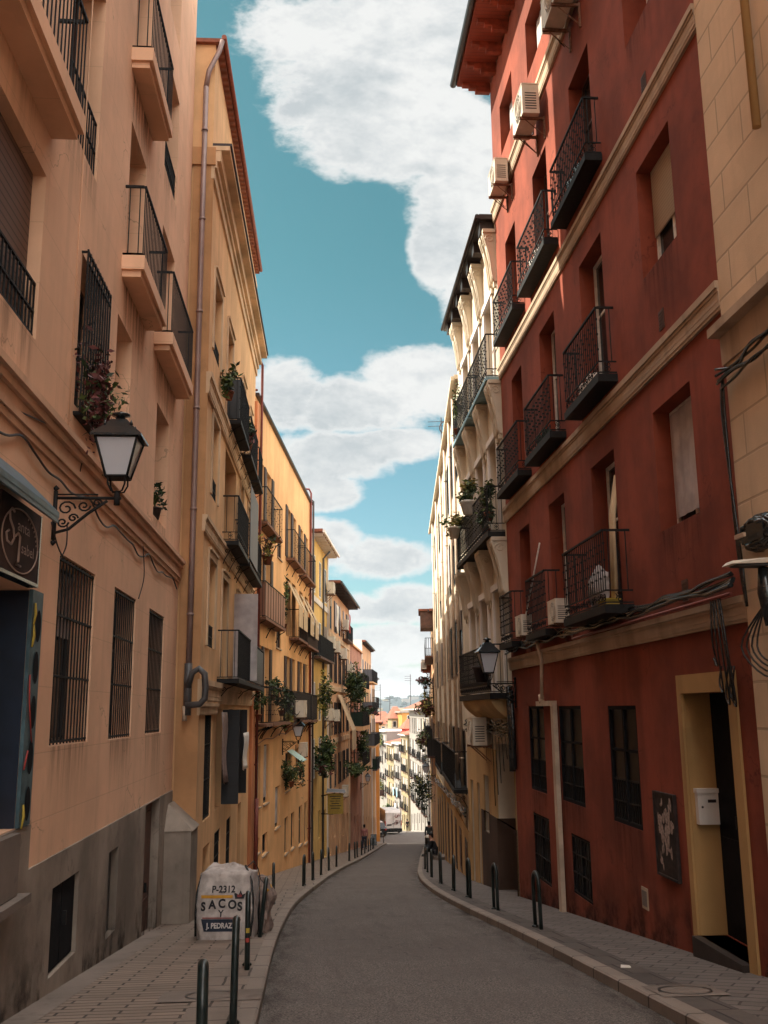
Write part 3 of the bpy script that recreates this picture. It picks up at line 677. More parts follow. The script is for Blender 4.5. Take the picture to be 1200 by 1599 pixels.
o2 += [O(3.9,5.0,*sorted((B2.w(342,1260)[1],B2.w(343,1107)[1])),fm='framed',leaf=(1,),lm='louvb'), O(6.5,7.5,*sorted((B2.w(360,1242)[1],B2.w(362,1107)[1])),fm='framed',leaf=(1,),lm='louvb'), O(9.2,10.2,*sorted((B2.w(376,1228)[1],B2.w(377,1110)[1])),fm='framed')]
z0b = -4.2
for (a, b_, zt_, g) in ((B2.w(317,1326)[0],B2.w(328,1315)[0],B2.w(322,1320)[1],'door'), (3.95,5.1,B2.w(345,1291)[1],'glass'), (6.4,7.5,B2.w(362,1272)[1],'glass'), (9.2,10.2,B2.w(376,1252)[1],'door')):
    yb = B2.p((a+b_)/2,0,0).y; zb_ = gz(yb)+(.16 if g == 'door' else .75)
    o2.append(O(a,b_,zb_,zt_,g,fm='framed',dm='frameb',depth=.2,bars=(g == 'glass'),bd=-.04))
ztop = B2.w(370,250)[1]; zc = 13.2
wall(b2, P, S0, S1, -5, 15.75, o2, M['cream'], back=9)
for o in o2: window(b2, P, o)
m = MB()
for (a, b_, d) in ((12.55,12.8,.05),(12.8,12.95,.10),(12.95,13.2,.18)): m.pb(P, S0-.04, S1+.1, a, b_-.001, -.02, d)
m.pb(P, S0-.05, S1+.15, 13.2, 13.3, -.02, .36); m.build('cornice', M['creamtrim'], b2)
m = MB(); m.pb(P, S0-.05, S1+.15, 13.3, 13.36, .0, .40); m.build('eave_tiles', M['gutter'], b2)
for (za, zb_, d) in ((7.85,8.3,.12),(5.05,5.38,.11),(1.78,2.22,.15)): band(b2, P, S0-.03, S1, za, zb_, d, M['creamtrim'])
m = MB(); m.pb(P, S0-.1, S1-.9, 15.75, 15.84, -9, .14); m.build('roof', M['tile'], b2)
m = MB(); m.tube([P.p(S0-.15,15.84,.19), P.p(S1-.95,15.84,.19)], .055, 8); m.build('gutter', M['guttred'], b2)
# side wall band facing the camera and plinth of the side wall
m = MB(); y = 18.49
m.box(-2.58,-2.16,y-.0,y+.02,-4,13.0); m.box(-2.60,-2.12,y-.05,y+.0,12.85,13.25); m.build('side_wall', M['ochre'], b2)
pipe(b2, [(-2.35,18.35,z) for z in (2.4,5,8,11,14.6)], .055, 'pipe', clips=6)
pipe(b2, [(-2.35,18.35,14.6),(-2.3,18.36,15.0),(-2.1,18.4,15.5),(-2.04,18.42,15.78)], .055, 'pipe')
pipe(b2, [(-2.35,18.30,2.5),(-2.35,18.30,1.55)], .075, 'pvc')
pipe(b2, [(-2.35,18.27,2.05),(-2.28,18.26,2.32),(-2.15,18.25,2.40),(-2.04,18.25,2.30),(-2.02,18.25,2.05),(-2.03,18.25,1.85),(-2.12,18.25,1.75),(-2.38,18.25,1.73)], .062, 'pvc', 'pipe_loop', 10)
pipe(b2, [(-2.39,18.28,1.72),(-2.39,18.28,1.45)], .045, 'pipew')
# balconies of the cream house
def bz(plane, s0, s1, z, h, pr, **k): return balcony(b2, plane, s0, s1, z, h, pr=pr, **k)
zrA = 9.55; bz(P, 4.3, 6.75, zbA, 1.05, .36, style='knob', slabmat='black', screen='framed')
bz(P, 7.35, 9.9, zbA-.02, 1.05, .36, style='knob', slabmat='black'); bz(P, 10.3, 11.9, zbA, 1.0, .36, slabmat='black')
bz(P, 4.1, 7.0, zbB, 1.05, .38, style='ornate', slabmat='black')
bz(P, 7.3, 11.8, zbB-.02, 1.05, .38, style='ornate', slabmat='black')
bz(P, 3.7, 11.9, zbC, 1.05, .48, style='plain', slabmat='black', screen=None)
q = MB(); q.pb(P, 6.9, 11.7, zbC+.05, zbC+1.0, .445, .455); q.build('screen', M['framed'], b2)
m = MB(); m.pb(P, 7.0, 7.05, zbC+.05, zbC+2.25, .02, .62); m.build('open_shutter', M['curtain'], b2)
m = MB(); m.pb(P, 7.02, 9.6, zbB+.05, zbB+2.0, .385, .40); m.build('hanging_blind', M['slate'], b2)
band(b2, P, S0-.03, 3.6, 1.55, 1.78, .10, M['creamtrim'])
# ------------------------------------------------------------------ LEFT 3: orange house
B3 = PL(-2.0, 30.5, -.25, 47.8, True); P = B3
b3 = thing('orange_house', 'orange rendered house with bracketed iron balconies and striped awnings on the left', 'building', (-2, 31, -4), world=True)
L3 = B3.L
sA = [B3.w(403,856)[0]+.15, B3.w(410.6,860)[0], B3.w(415.6,868)[0], B3.w(422.5,871)[0]]
def zz(x,y,d=0): return B3.w(x,y,d)[1]
fTop = zz(403,817); fMid = zz(401,965); fLow = zz(399.4,1130)+.0
ztopA, zmidA, zlowA = zz(407,719), zz(407,858), zz(406,1007)
colA = [(sA[0], sA[1]), (sA[2], sA[3])]
colB = [(B3.w(448,0+905)[0], B3.w(454,905)[0]), (B3.w(456.5,910)[0], B3.w(462,914)[0]), (B3.w(468,922)[0], B3.w(473,926)[0]), (B3.w(476.5,930)[0], B3.w(481,932)[0])]
o3 = []
for a, b_ in colA:
    o3 += [O(a,b_,fTop,ztopA,fm='framew',flat=(1,),depth=.2), O(a,b_,fMid,zmidA,fm='framew',flat=(1,),depth=.2), O(a,b_,fLow,zlowA,fm='framew',flat=(1,),depth=.2)]
for i, (a, b_) in enumerate(colB):
    o3 += [O(a,b_,fTop-.02,ztopA-.1,fm='frameb',depth=.2,flat=(-1,)), O(a,b_,fMid,zmidA,fm='frameb',depth=.2), O(a,b_,fLow,zlowA,fm='frameb',depth=.2,blind='blindw',bf=.16,flat=(-1,))]
mA, mB = B3.w(433.5,860)[0], B3.w(440,860)[0]
o3 += [O(mA,mB,zz(436,872),zz(436,846),depth=.08,sill=1), O(mA,mB,zz(436,1013),zz(436,982),depth=.08,sill=1), O(mA,mB,zz(436,1100),zz(436,1066),depth=.08)]
def b3o(xa,ya,xb,yb,xc,yc,**k): o3.append(opx(B3,xa,ya,xb,yb,xc,yc,'glass',fm='framed',depth=.14,sill=1,**k))
b3o(400,1166,407.5,1164,399.5,1263,curtain=.9); b3o(412.5,1163,420,1161,412.5,1256,curtain=.9); b3o(430,1230,437,1226,429.5,1295,curtain=.9)
b3o(446,1176,452,1175,445,1237); b3o(468,1178,474,1177,467,1222)
for (xa,ya,xb,yb,xc,yc) in ((397,1313,405.5,1308,396.5,1338),(410,1303,418,1299,410,1337),(445,1277,450,1275,444,1336),(455,1270,460,1267,454,1328),(467,1259,472,1257,467,1322),(476,1253,480,1251,476,1318)):
    b3o(xa,ya,xb,yb,xc,yc)
wall(b3, P, .1, L3, -7, 11.85, o3, M['orange'], back=9)
for o in o3: window(b3, P, o, simple=False)
m = MB(); m.pb(P, .05, L3+.05, 11.85, 11.95, -9, .12); m.build('roof', M['gutter'], b3)
m = MB(); m.pb(P, -.12, .42, -6, 11.6, -.02, .10); m.build('pilaster', M['orangetrim'], b3)
m = MB(); m.pb(P, L3-.5, L3-.05, -7, 11.8, -.02, .08); m.build('pilaster', M['orangetrim'], b3)
pipe(b3, [P.p(.35,-1.0,.17), P.p(.35,12.0,.17), P.p(.35,13.0,.17), P.p(.3,13.15,.10), P.p(.2,13.1,-.02)], .045, 'pipered', clips=7)
pipe(b3, [P.p(.35,-1.0,.19), P.p(.35,-3.3,.19)], .07, 'pipered')
pipe(b3, [P.p(L3-.75,-7.0,.10), P.p(L3-.75,12.3,.10), P.p(L3-.75,12.5,.0), P.p(L3-.9,12.5,-.4)], .05, 'pipered', clips=9)
pipe(b3, [P.p(L3-.15,-7.0,.16), P.p(L3-.15,12.0,.16), P.p(L3-.3,12.2,-.1)], .05, 'pvc', clips=9)
def bb(s0, s1, z, h, pr, **k): return balcony(b3, B3, s0, s1, z, h, pr=pr, slab=.09, slabmat='rust', br=.018, **{**dict(pitch=.24), **k})
e3 = .38
tb = lambda x, y: B3.w(x, y, e3)[0]
bb(.55, tb(442,846), fTop, 1.15, e3, style='knob'); bb(tb(461,872), tb(478,890), fTop-.05, 1.15, e3, style='knob'); bb(tb(480,862), tb(494,911), fTop-.1, 1.2, e3, style='plain')
bb(.5, tb(447,979), fMid, 1.15, e3, screen='woodb', pitch=.6); bb(tb(466,990), tb(480,1000), fMid-.02, 1.15, .42, style='knob'); bb(tb(481,1000), tb(497,1011), fMid-.06, 1.2, .42, screen='brown')
bb(.5, tb(424,1127), fLow, 1.15, .45, style='knob'); bb(tb(425,1127), tb(452,1122), fLow, 1.15, .45, style='knob'); bb(colB[0][0]-.3, colB[2][1]+.2, fLow, 1.15, .42, screen='framed'); bb(colB[2][1]+.5, L3-.2, fLow-.04, 1.15, .42, screen='framed')
M['plinth3'] = stucco('ochre_grey_plinth', (.30,.19,.10), .3, .4, .4, grime=.3)
m = MB()
o3b = [o for o in o3 if o.z0 < -4]
for (a, b_, z) in ((.45,6,-4.1),(6,11,-5.0),(11,L3-.9,-5.5)): wall(b3, B3, a, b_, -7.5, z, o3b, M['plinth3'], 'plinth', d=.02, solid=False)
aw = M['canvas']
for i, (a, b_) in enumerate(colB):        # awnings let down over the railings
    m = MB(); z1 = zmidA-.15
    pts = [B3.p(a-.1,z1,.03), B3.p(b_+.1,z1,.03), B3.p(b_+.1,fMid+1.2,.52), B3.p(a-.1,fMid+1.2,.52)]; m.hexa([p_-Vector((0,0,.012)) for p_ in pts]+pts)
    m.pb(B3, a-.1, b_+.1, fMid+.35, fMid+1.19, .515, .53); m.build('awning', aw, b3)
m = MB(); a, b_ = B3.w(448,1180)[0]-.1, B3.w(455,1180)[0]+.2; z1 = zz(449,1172)
pts = [B3.p(a,z1,.03), B3.p(b_,z1,.03), B3.p(b_,z1-.42,.62), B3.p(a,z1-.42,.62)]; m.hexa([p_-Vector((0,0,.02)) for p_ in pts]+pts); m.build('window_hood', M['mint'], b3)
m = MB(); pts = []
for i in range(30): pts.append(B3.p(.4+i*.5, zz(399,1164)+.05+i*.012-.04*math.sin(i*.9), .04))
m.tube(pts, .014, 5); m.build('cable', M['pipered'], b3)
# ------------------------------------------------------------------ LEFT row further down the street
RNDB = random.Random(5)
def row_house(name, label, pl, s0, s1, ztop, zbot, floors, cols, mat, trim=None, fm='framed', balc=None, back=9, winw=.95, winh=1.95, eave=.45, eavemat='gutter', roofm='tile', bands=(), plinth=None, leaf=False, simple=True, bmat='black', wd=.035, blindp=.3):
    r = thing(name, label, 'building', tuple(pl.p(s0, zbot, 0)), world=True)
    ops = []; n = cols; W = (s1-s0)
    for fi, zf in enumerate(floors):
        for i in range(n):
            c = s0+W*(i+.5)/n; h = winh if not (fi == len(floors)-1 and plinth) else winh
            k = dict(fm=fm, depth=wd)
            if RNDB.random() < blindp: k.update(blind=RNDB.choice(['blindw','blindg','blindb']), bf=RNDB.choice([.3,.6,1.0]))
            elif RNDB.random() < .3: k.update(curtain=.8)
            if leaf and RNDB.random() < .7: k.update(flat=(-1,1), lm='louv')
            ops.append(O(c-winw/2, c+winw/2, zf, zf+h, 'glass', **k))
    # street doors
    for i in range(n):
        c = s0+W*(i+.5)/n; zg = gz(pl.p(c,0,0).y)+.13
        if i % 2 == 0: ops.append(O(c-.6, c+.6, zg, min(zg+2.5, floors[-1]-.4), 'door', dm='brown', depth=.25))
        else: ops.append(O(c-.5, c+.5, zg+1.0, min(zg+2.4, floors[-1]-.4), 'glass', fm='framed', depth=.15))
    wall(r, pl, s0, s1, zbot-1.5, ztop, ops, M[mat], back=back)
    for o in ops: window(r, pl, o, simple=simple)
    if trim:
        for z in bands: band(r, pl, s0, s1, z, z+.3, .07, M[trim], steps=1)
        for a in (s0, s1-.4): m = MB(); m.pb(pl, a+.003, a+.4, zbot, ztop-.02, -.02, .04); m.build('pilaster', M[trim], r)
    if eave:
        m = MB(); m.pb(pl, s0-.1, s1+.1, ztop+.001, ztop+.14, -back, eave); m.build('roof', M[roofm], r)
        m = MB(); m.pb(pl, s0-.1, s1+.1, ztop-.05, ztop+.08, eave+.002, eave+.10); m.build('eave', M[eavemat], r); k = int(W/.8) if eave > .3 and name[:3] != 'far' else 0
        for i in range(k): m = MB(); a = s0+W*(i+.5)/k; m.pb(pl, a-.05, a+.05, ztop-.16, ztop-.001, -.02, eave-.03); m.build('rafter_end', M[eavemat], r)
    if balc:
        for (fi, i0, i1, kw) in balc:
            a = s0+W*(i0+.5)/n-winw/2-.25; b_ = s0+W*(i1+.5)/n+winw/2+.25
            kk = dict(pr=.4, slab=.10, style='plain', simple=simple, mat=bmat); kk.update(kw)
            balcony(r, pl, max(a,s0+.05), min(b_,s1-.05), floors[fi], 1.05, **kk)
    return r
def LP(d0):   # lateral of the left row line at depth
    return -.25+.1180*(d0-47.8)
L4 = PL(LP(47.8), 47.8, LP(104), 104, True)
def ls(px, d=0): return L4.w(px, 1100, d)[0]
e4 = L4.w(517,860,.4)[1]
r4 = row_house('yellow_house', 'narrow yellow house with white corner strips between the orange and salmon houses', L4, .2, ls(512), e4, -8, [e4-2.9, e4-6.2, e4-9.4, e4-12.2], 3, 'yellow', 'white', balc=[(1,0,2,dict(screen='framed',pr=.45))], eave=.6, eavemat='white', roofm='tile', bands=(e4-3.4,), fm='framew')
pipe(r4, [L4.p(5.2,-8,.09), L4.p(5.2,e4-.6,.09), L4.p(5.2,e4-.2,.45)], .06, 'pvc')
z5 = L4.w(548,940,.5)[1]
r5 = row_house('salmon_house', 'salmon house with cream string courses and a dark timber eave on the left', L4, ls(512.3), ls(545), z5, -9, [z5-2.6, z5-5.7, z5-8.8, z5-11.9], 5, 'salmon', 'creamtrim', balc=[(0,3,4,dict(pr=.4))], eave=.75, eavemat='gutter', bands=(z5-3.1, z5-6.2, z5-9.3), leaf=True)
m = MB(); a = ls(513); m.pb(L4, a+.3, a+1.0, z5+.1, z5+1.6, -1.5, -.8); m.pb(L4, a+.2, a+1.1, z5+1.6, z5+1.75, -1.6, -.7, 1); m.build('chimney', [M['white'], M['blackp']], r5)
z6 = L4.w(545,1004)[1]
r6 = row_house('green_balcony_house', 'pinkish brick and cream house with overgrown projecting balconies on the left', L4, ls(545.3), ls(565), z6, -10, [z6-3.2, z6-6.0, z6-8.9], 4, 'pinkb', 'creamtrim', balc=[(0,0,2,dict(pr=.95,slab=.28,slabmat='cream',screen='greenc')),(1,0,2,dict(pr=.95,slab=.28,slabmat='cream',screen='greenc')),(2,0,2,dict(pr=.95,slab=.28,slabmat='cream'))], eave=.08, eavemat='salmon', roofm='salmon')
m = MB(); a = ls(546); m.pb(L4, a, a+5, z6+.15, z6+1.9, -4, -.4); pb_ = m.build('penthouse', M['white'], r6)
m = MB(); m.pb(L4, a+.4, a+4.6, z6+.4, z6+1.6, -.39, -.36); m.build('pane', M['glass'], pb_)
z7 = L4.w(575,1012)[1]
r7 = row_house('pale_gable_house', 'pale house with a blank lilac white end wall and grey panelled balconies', L4, ls(565.5), ls(580), z7, -11, [z7-3.4, z7-6.2, z7-9.0], 4, 'salmon', 'white', balc=[(0,0,2,dict(pr=.9,screen='slate',slabmat='cream')),(1,0,2,dict(pr=.9,screen='slate',slabmat='cream')),(2,1,3,dict(pr=.9,screen='slate',slabmat='cream'))], eave=.35)
m = MB(); a = ls(565.5); m.pb(L4, a-.26, a-.02, z6+.15, z7+.14, -8, .03); m.build('gable_wall', M['white'], r7)
z8 = L4.w(584,1060)[1]
r8 = row_house('pink_corner_house', 'pink rendered corner house standing before the side street on the left', L4, ls(580.3), 56.2, z8, -12, [z8-3.0, z8-6.0, z8-9.0], 3, 'salmon', 'white', balc=[(0,0,2,dict(pr=.5)),(2,0,2,dict(pr=.5,screen='greenc'))], eave=.4)
L9 = PL(6.9, 106.3, 8.55, 131, True)
r9 = row_house('orange_corner_house', 'sunlit orange corner house just past the side street on the left', L9, 0, 23, .25, -14.5, [-4.2, -7.4], 4, 'faro', 'creamtrim', balc=[(1,0,1,dict(pr=.5))], eave=.4, back=7)
# ------------------------------------------------------------------ RIGHT 1: terracotta house
R1 = PL(4.48, 0, 4.48, 21.95, False); P = R1
t1 = thing('terracotta_house', 'terracotta red house with beige string courses and iron balconies on the right', 'building', (4.48, 10, -1), world=True)
def x_(px, py, d=0): return R1.w(px, py, d)[0]
def z_(px, py, d=0): return R1.w(px, py, d)[1]
F1b = (z_(942,958,.42)); F2b = z_(965,596); F3b = z_(941,250)
oR = []
win1 = [(x_(958.6,702), x_(922.6,731), (z_(958.6,702)+z_(922.6,731))/2), (x_(881,769), x_(857,790), (z_(881,769)+z_(857,790))/2), (x_(826.6,817), x_(811,829), z_(818,823))]
win2 = [(x_(937.6,362.5), x_(904,417), z_(937.6,362.5)), (x_(864.8,485), x_(842,523.6), z_(864.8,485)), (x_(814,568), x_(799,594.6), z_(814,568))]
win3 = [(x_(917,63), x_(887,133), z_(917,63)), (x_(852,228), x_(831,273), z_(852,228)), (x_(804,345), x_(789,380), z_(804,345))]
zf1, zf2, zf3 = F1b+.12, F2b+.12, F3b+.12
for wn, zf in ((win1,zf1),(win2,zf2),(win3,zf3)):
    zt_ = sum(w[2] for w in wn)/3
    for (a, b_, _) in wn: oR.append(O(a, b_, zf, zt_, 'glass', fm='framew' if zf != zf3 else 'frameb', depth=.30, curtain=.0))
oR += [opx(P,1077,596,1019,644,1092,800,fm='framew',depth=.28,curtain=.9), opx(P,1043,189,993,270,1057,368,fm='framew',depth=.28,blind='blindw',bf=.62), O(x_(1013,0),x_(971,0),z_(974,82),z_(974,82)+2.0,fm='framew',depth=.42,blind='blindw',bf=.5)]
zt4 = z_(820,38)
for (a, b_) in ((win3[0][0]+.1,win3[0][1]-.1),(x_(846,15),x_(821,60)),(x_(800,150),x_(781,185))): oR.append(O(a, b_, z_(823,125)+.0, zt4, fm='framew', depth=.3, curtain=.5))
g1 = [opx(P,849,1103,825,1102,854,1240,gm='darkglass',fm='ink',depth=.06,rail=.62), opx(P,907,1102.6,872,1102,915.6,1262,gm='darkglass',fm='ink',depth=.06,rail=.62), opx(P,992.8,1103,948.6,1101,1005,1298,gm='darkglass',fm='ink',depth=.06,rail=.62)]
lw = [opx(P,857.6,1276.5,833,1270,864,1388,gm='darkglass',fm='ink',depth=.06,bars=1,bd=-.02), opx(P,921.6,1313,892,1301.6,928,1415,gm='darkglass',fm='ink',depth=.06,bars=1,bd=-.02)]
dr = [O(x_(1139.7,1080.5), x_(1066.6,1083), -1.0, z_(1066.6,1083), 'door', dm='ink', depth=.34)]
oR += g1+lw+dr
wall(t1, P, 9.66, 21.95, -5, 17.45, oR, M['red'], back=9)
for o in oR: window(t1, P, o)
for (za, zb_, d) in ((z_(1023.5,1001), z_(1169,929), .10), (z_(1104,508.8), z_(787,798), .09), (z_(1091.7,42), z_(1090,3), .09), (z_(888,0)-.42, z_(888,0)-.05, .11)):
    band(t1, P, 9.62, 21.98, za, zb_, d, M['band'])
sill_stains(t1, P, [o for o in oR if o.z0 > -1 and o.z0 < 13], random.Random(17))
base_grime(t1, P, 11.9, 21.9, .004, .9); base_grime(t1, P, 9.7, 10.0, .004, .9)
# door surround, reveal lining, step
a, b_, zt_ = dr[0].s0, dr[0].s1, dr[0].z1
q = MB(); q.pb(P, a-.20, a, -1.35, zt_, -.0, .03); q.pb(P, b_, b_+.13, -1.55, zt_, 0, .03); q.pb(P, a-.20, b_+.13, zt_, zt_+.22, 0, .03)
q.pb(P, b_-.012, b_-.001, -1.0, zt_-.001, -.339, .0); q.pb(P, a+.001, a+.012, -1.0, zt_-.001, -.339, 0); q.build('door_surround', M['surr'], t1)
q = MB(); q.pb(P, a+.0, b_+.0, -1.8, -1.0, -.30, .10); q.build('doorstep', plain('dark_step', (.03,.022,.02), .5, 0, .3, 4, .3), t1)
# mailbox on the far jamb, facing the camera
mb = thing('mailbox', 'white mailbox with a slot fixed to the yellow jamb of the dark doorway', 'mailbox', P.p(b_,-.0,-.15), world=True)
zc_, zd_ = 0.24, .60
m = MB(); yj = P.p(b_,0,0).y-.013
xa, xb = 4.53, 4.78
m.box(xa, xb, yj-.09, yj-.001, zc_, zd_); bd = m.build('body', M['white'], mb)
m = MB(); m.box(xa-.012, xb+.012, yj-.105, yj, zd_+.001, zd_+.05); m.build('lid', M['white'], mb)
m = MB(); m.box(xa+.12, xb-.03, yj-.094, yj-.0905, zd_-.11, zd_-.075); m.build('slot', M['gutter'], mb); m = MB(); m.tube([(xa+.05,yj-.096,zd_-.16),(xa+.05,yj-.0905,zd_-.16)], .014, 8)
m.build('keyhole', M['gutter'], mb)
# torn notice board
pa, pb2 = x_(1045,1240), x_(1023.5,1234)
pst = thing('notice_board', 'dark notice board with torn white paper on the terracotta wall', 'notice board', P.p(pa,0,0), world=True)
s_a, s_b = x_(1056,1238), x_(1023.5,1234); zA, zB = z_(1033,1365), z_(1023.5,1234)
m = MB(); m.pb(P, s_a, s_b, zA, zB, 0, .03); m.pb(P, s_a, s_a+.03, zA, zB, .03, .045); m.pb(P, s_b-.03, s_b, zA, zB, .03, .045); m.pb(P, s_a+.03, s_b-.03, zB-.03, zB, .03, .045); m.pb(P, s_a+.03, s_b-.03, zA, zA+.03, .03, .045); m.build('board', plain('dark_board', (.025,.015,.013), .7, 0, .5, 12), pst)
m = MB(); rr = random.Random(3)
for i in range(46):
    u, v = rr.uniform(.12,.8), rr.gauss(.52,.22)
    if not .08 < v < .93: continue
    c = P.p(s_a+(s_b-s_a)*u, zA+(zB-zA)*v, .033+i*.0002); a1 = rr.uniform(.02,.07); a2 = rr.uniform(.03,.12)
    pts = []
    for k in range(7):
        th = 2*math.pi*k/7; q_ = rr.uniform(.6,1.1); pts.append(c+Vector((0, math.cos(th)*a1*q_, math.sin(th)*a2*q_)))
    m.quad(pts)
m.build('torn_paper', plain('torn_paper', (.36,.27,.23), .9, 0, .4, 25), pst)
m = MB(); s1_, s0_ = x_(1003,1386), x_(1012,1386); zq = z_(1008,1386); m.pb(P, s0_, s1_, zq-.28, zq, 0, .012); m.pb(P, s0_+.03, s1_-.03, zq-.24, zq-.04, .012, .018, 1); m.build('meter_cover', [M['band'], M['conc']], t1)
for (px, py) in ((1006,130),(1034,499),(1071,922)):
    m = MB(); a = x_(px,py); z = z_(px,py); m.pb(P, a-.09, a+.09, z-.13, z+.13, .0, .012); [m.pb(P, a-.07, a+.07, z-.1+i*.045, z-.08+i*.045, .012, .02) for i in range(5)]; m.build('vent_grille', M['brown'], t1)
# eaves with carved brackets
m = MB(); m.pb(P, 9.66, 22.2, 17.62, 17.72, -9, .86); m.build('roof', M['tile'], t1)
m = MB(); m.pb(P, 9.7, 22.15, 17.55, 17.618, .0, .83); m.build('soffit', slats('soffit_boards', (.30,.06,.028), .12, .5, 1), t1)
s = 22.0
while s > 9.8:
    m = MB(); m.pb(P, s-.07, s+.07, 17.38, 17.549, 0, .55); m.pb(P, s-.07, s+.07, 17.45, 17.549, .55, .72); m.pb(P, s-.07, s+.07, 17.28, 17.379, 0, .38); s -= .78; m.build('eave_bracket', M['eavew'], t1)
m = MB(); m.tube([P.p(9.7,17.66,.92), P.p(22.25,17.66,.92)], .085, 8); m.build('gutter', M['gutter'], t1)
# balconies, three storeys of three
def rb(near, far, zf, zt_, pr, dfar=0, **k):
    a = x_(*near); b_ = R1.w(*far, dfar)[0]
    kk = dict(style='ornate', slabmat='black', slab=.12, brackets=False, pitch=.105); kk.update(k)
    return balcony(t1, R1, a, b_, zf, zt_-zf, pr=pr, **kk)
zr1, zr2, zr3 = z_(983,827.5), z_(960,477), z_(936,149)
rb((992,958),(881,980),zf1-.0,zr1,.42,.42); rb((878.7,976),(822,1001),zf1,zr1,.32,.32); rb((821,995),(781,1014),zf1,zr1,.30,.30)
rb((965.6,596),(909.6,663),zf2,zr2,.30); rb((885,682),(843,731),zf2,zr2,.30); rb((831,742),(796,778),zf2,zr2,.30)
rb((941,250),(885,366),zf3,zr3,.28); rb((873,396),(829,473),zf3,zr3,.28); rb((820,483),(789,552),zf3,zr3,.28)
# pale pipe down the ground floor, cables over the first string course
def wp(px, py, d): return P.p(*P.w(px, py, d), d)
pipe(t1, [wp(839.7,1003,.16), wp(841,1012,.17), wp(846,1030,.16), wp(846.5,1090,.10)], .035, 'pipew')
pipe(t1, [wp(845,1085,.10), wp(846.5,1098,.10)], .055, 'pipew')
m = MB(); zz1 = z_(858,1098); m.pb(P, x_(869,1096), x_(847,1096), zz1-.05, zz1+.04, .02, .13); m.pb(P, x_(871.5,1096), x_(867.5,1096), -1.95, zz1+.04, .02, .10); m.build('drainpipe', M['pipew'], t1)
cz = z_(1169,929)+.10
m = MB(); rr = random.Random(8)
for k in range(5):
    pts = []
    for i in range(30):
        s = 9.7+i*.42; pts.append(P.p(s, cz+.03+rr.uniform(-.035,.045)+(.02*k), .10+rr.uniform(-.02,.05)))
    m.ctube(pts, .028-.003*k, 6)
m.build('cable', M['blackp'], t1)
m = MB(); m.tube([P.p(9.7, cz-.08, .16), P.p(16, cz-.085, .16)], .020, 6); m.build('conduit', M['pipered'], t1)
m = MB()
for k, (x0, x1, y1) in enumerate(((1113,1130,1078),(1116,1140,1095),(1121,1146,1090),(1124,1150,1098),(1110,1121,1040))):
    m.ctube([wp(x0,935,.16), wp((x0+x1)/2-3,1000,.17), wp(x1,y1,.10), wp(x1-6,y1-12,.08), wp(x1-3,1040,.06)], .011, 5)
m.build('cable', M['blackp'], t1)
m = MB(); s = x_(797,1060)
m.tube([P.p(21.75,.25,.10), P.p(21.75,2.1,.12)], .075, 8); m.tube([P.p(21.6,.3,.08), P.p(21.6,2.0,.10)], .05, 8); m.build('cable', M['blackp'], t1)
m = MB()
for (x0,y0,x1,y1) in ((817,985,843,848),): m.tube([wp(x0,y0,.12), wp(x1,y1,.12)], .016, 6)
ob = m.build('leaning_pole', M['framew']); tag(ob, 'thin pale pole leaning on the lowest middle balcony of the terracotta house', 'pole')
# ------------------------------------------------------------------ RIGHT 0: beige ashlar house
R0 = PL(4.44, -8, 4.44, 9.64, False)
t0 = thing('ashlar_house', 'beige ashlar fronted house at the right edge of the photo', 'building', (4.44, 6, 0), world=True)
def r0(px, py): return R0.w(px, py)
w0 = [O(13.5,14.7,2.6,5.0,fm='framew'), O(13.5,14.7,7.0,9.3,fm='framew'), O(10,11.2,2.6,5.0,fm='framew'), O(10,11.2,7.0,9.3,fm='framew'), O(13.2,14.4,-1.0,1.6,'door',dm='brown')]
wall(t0, R0, 0, 17.62, -3.2, 18, w0, M['stone'], back=9)
for o in w0: window(t0, R0, o)
zc0 = r0(1135,508)[1]
m = MB(); m.pb(R0, 0, 17.66, zc0-.10, zc0+.0, -.02, .16); m.pb(R0, 0, 17.64, zc0-.42, zc0-.101, -.02, .03); m.build('cornice', M['band'], t0)
m = MB(); m.pb(R0, 0, 17.66, 18, 18.12, -9, .6); m.build('roof', M['tile'], t0)
m = MB(); rr = random.Random(2)
for k in range(6):
    m.ctube([R0.p(17.6-i*.4, zc0-.52-.03*k+rr.uniform(-.05,.05), .08+rr.uniform(-.03,.05)) for i in range(16)], .016, 5)
for k in range(4):
    m.ctube([R0.p(17.55,zc0-.55,.07), R0.p(17.63+.02*k,zc0-1.0,.05), R0.p(17.60-.02*k,3.2,.05), R0.p(17.5,2.6,.05)], .016, 5)
m.build('cable', M['blackp'], t0)
pp = R0.w(1196,190)[0]
pipe(t0, [R0.p(pp+.05, 7.3, .07), R0.p(pp+.05, 17.9, .07)], .05, 'yelp') if 'yelp' in M else None
m = MB(); m.tube([R0.p(pp+.05, 7.25, .07), R0.p(pp+.05, 18, .07)], .045, 8); m.build('drainpipe', M['surr'], t0)
def r0p(px, py, d): return R0.p(*R0.w(px, py, d), d)
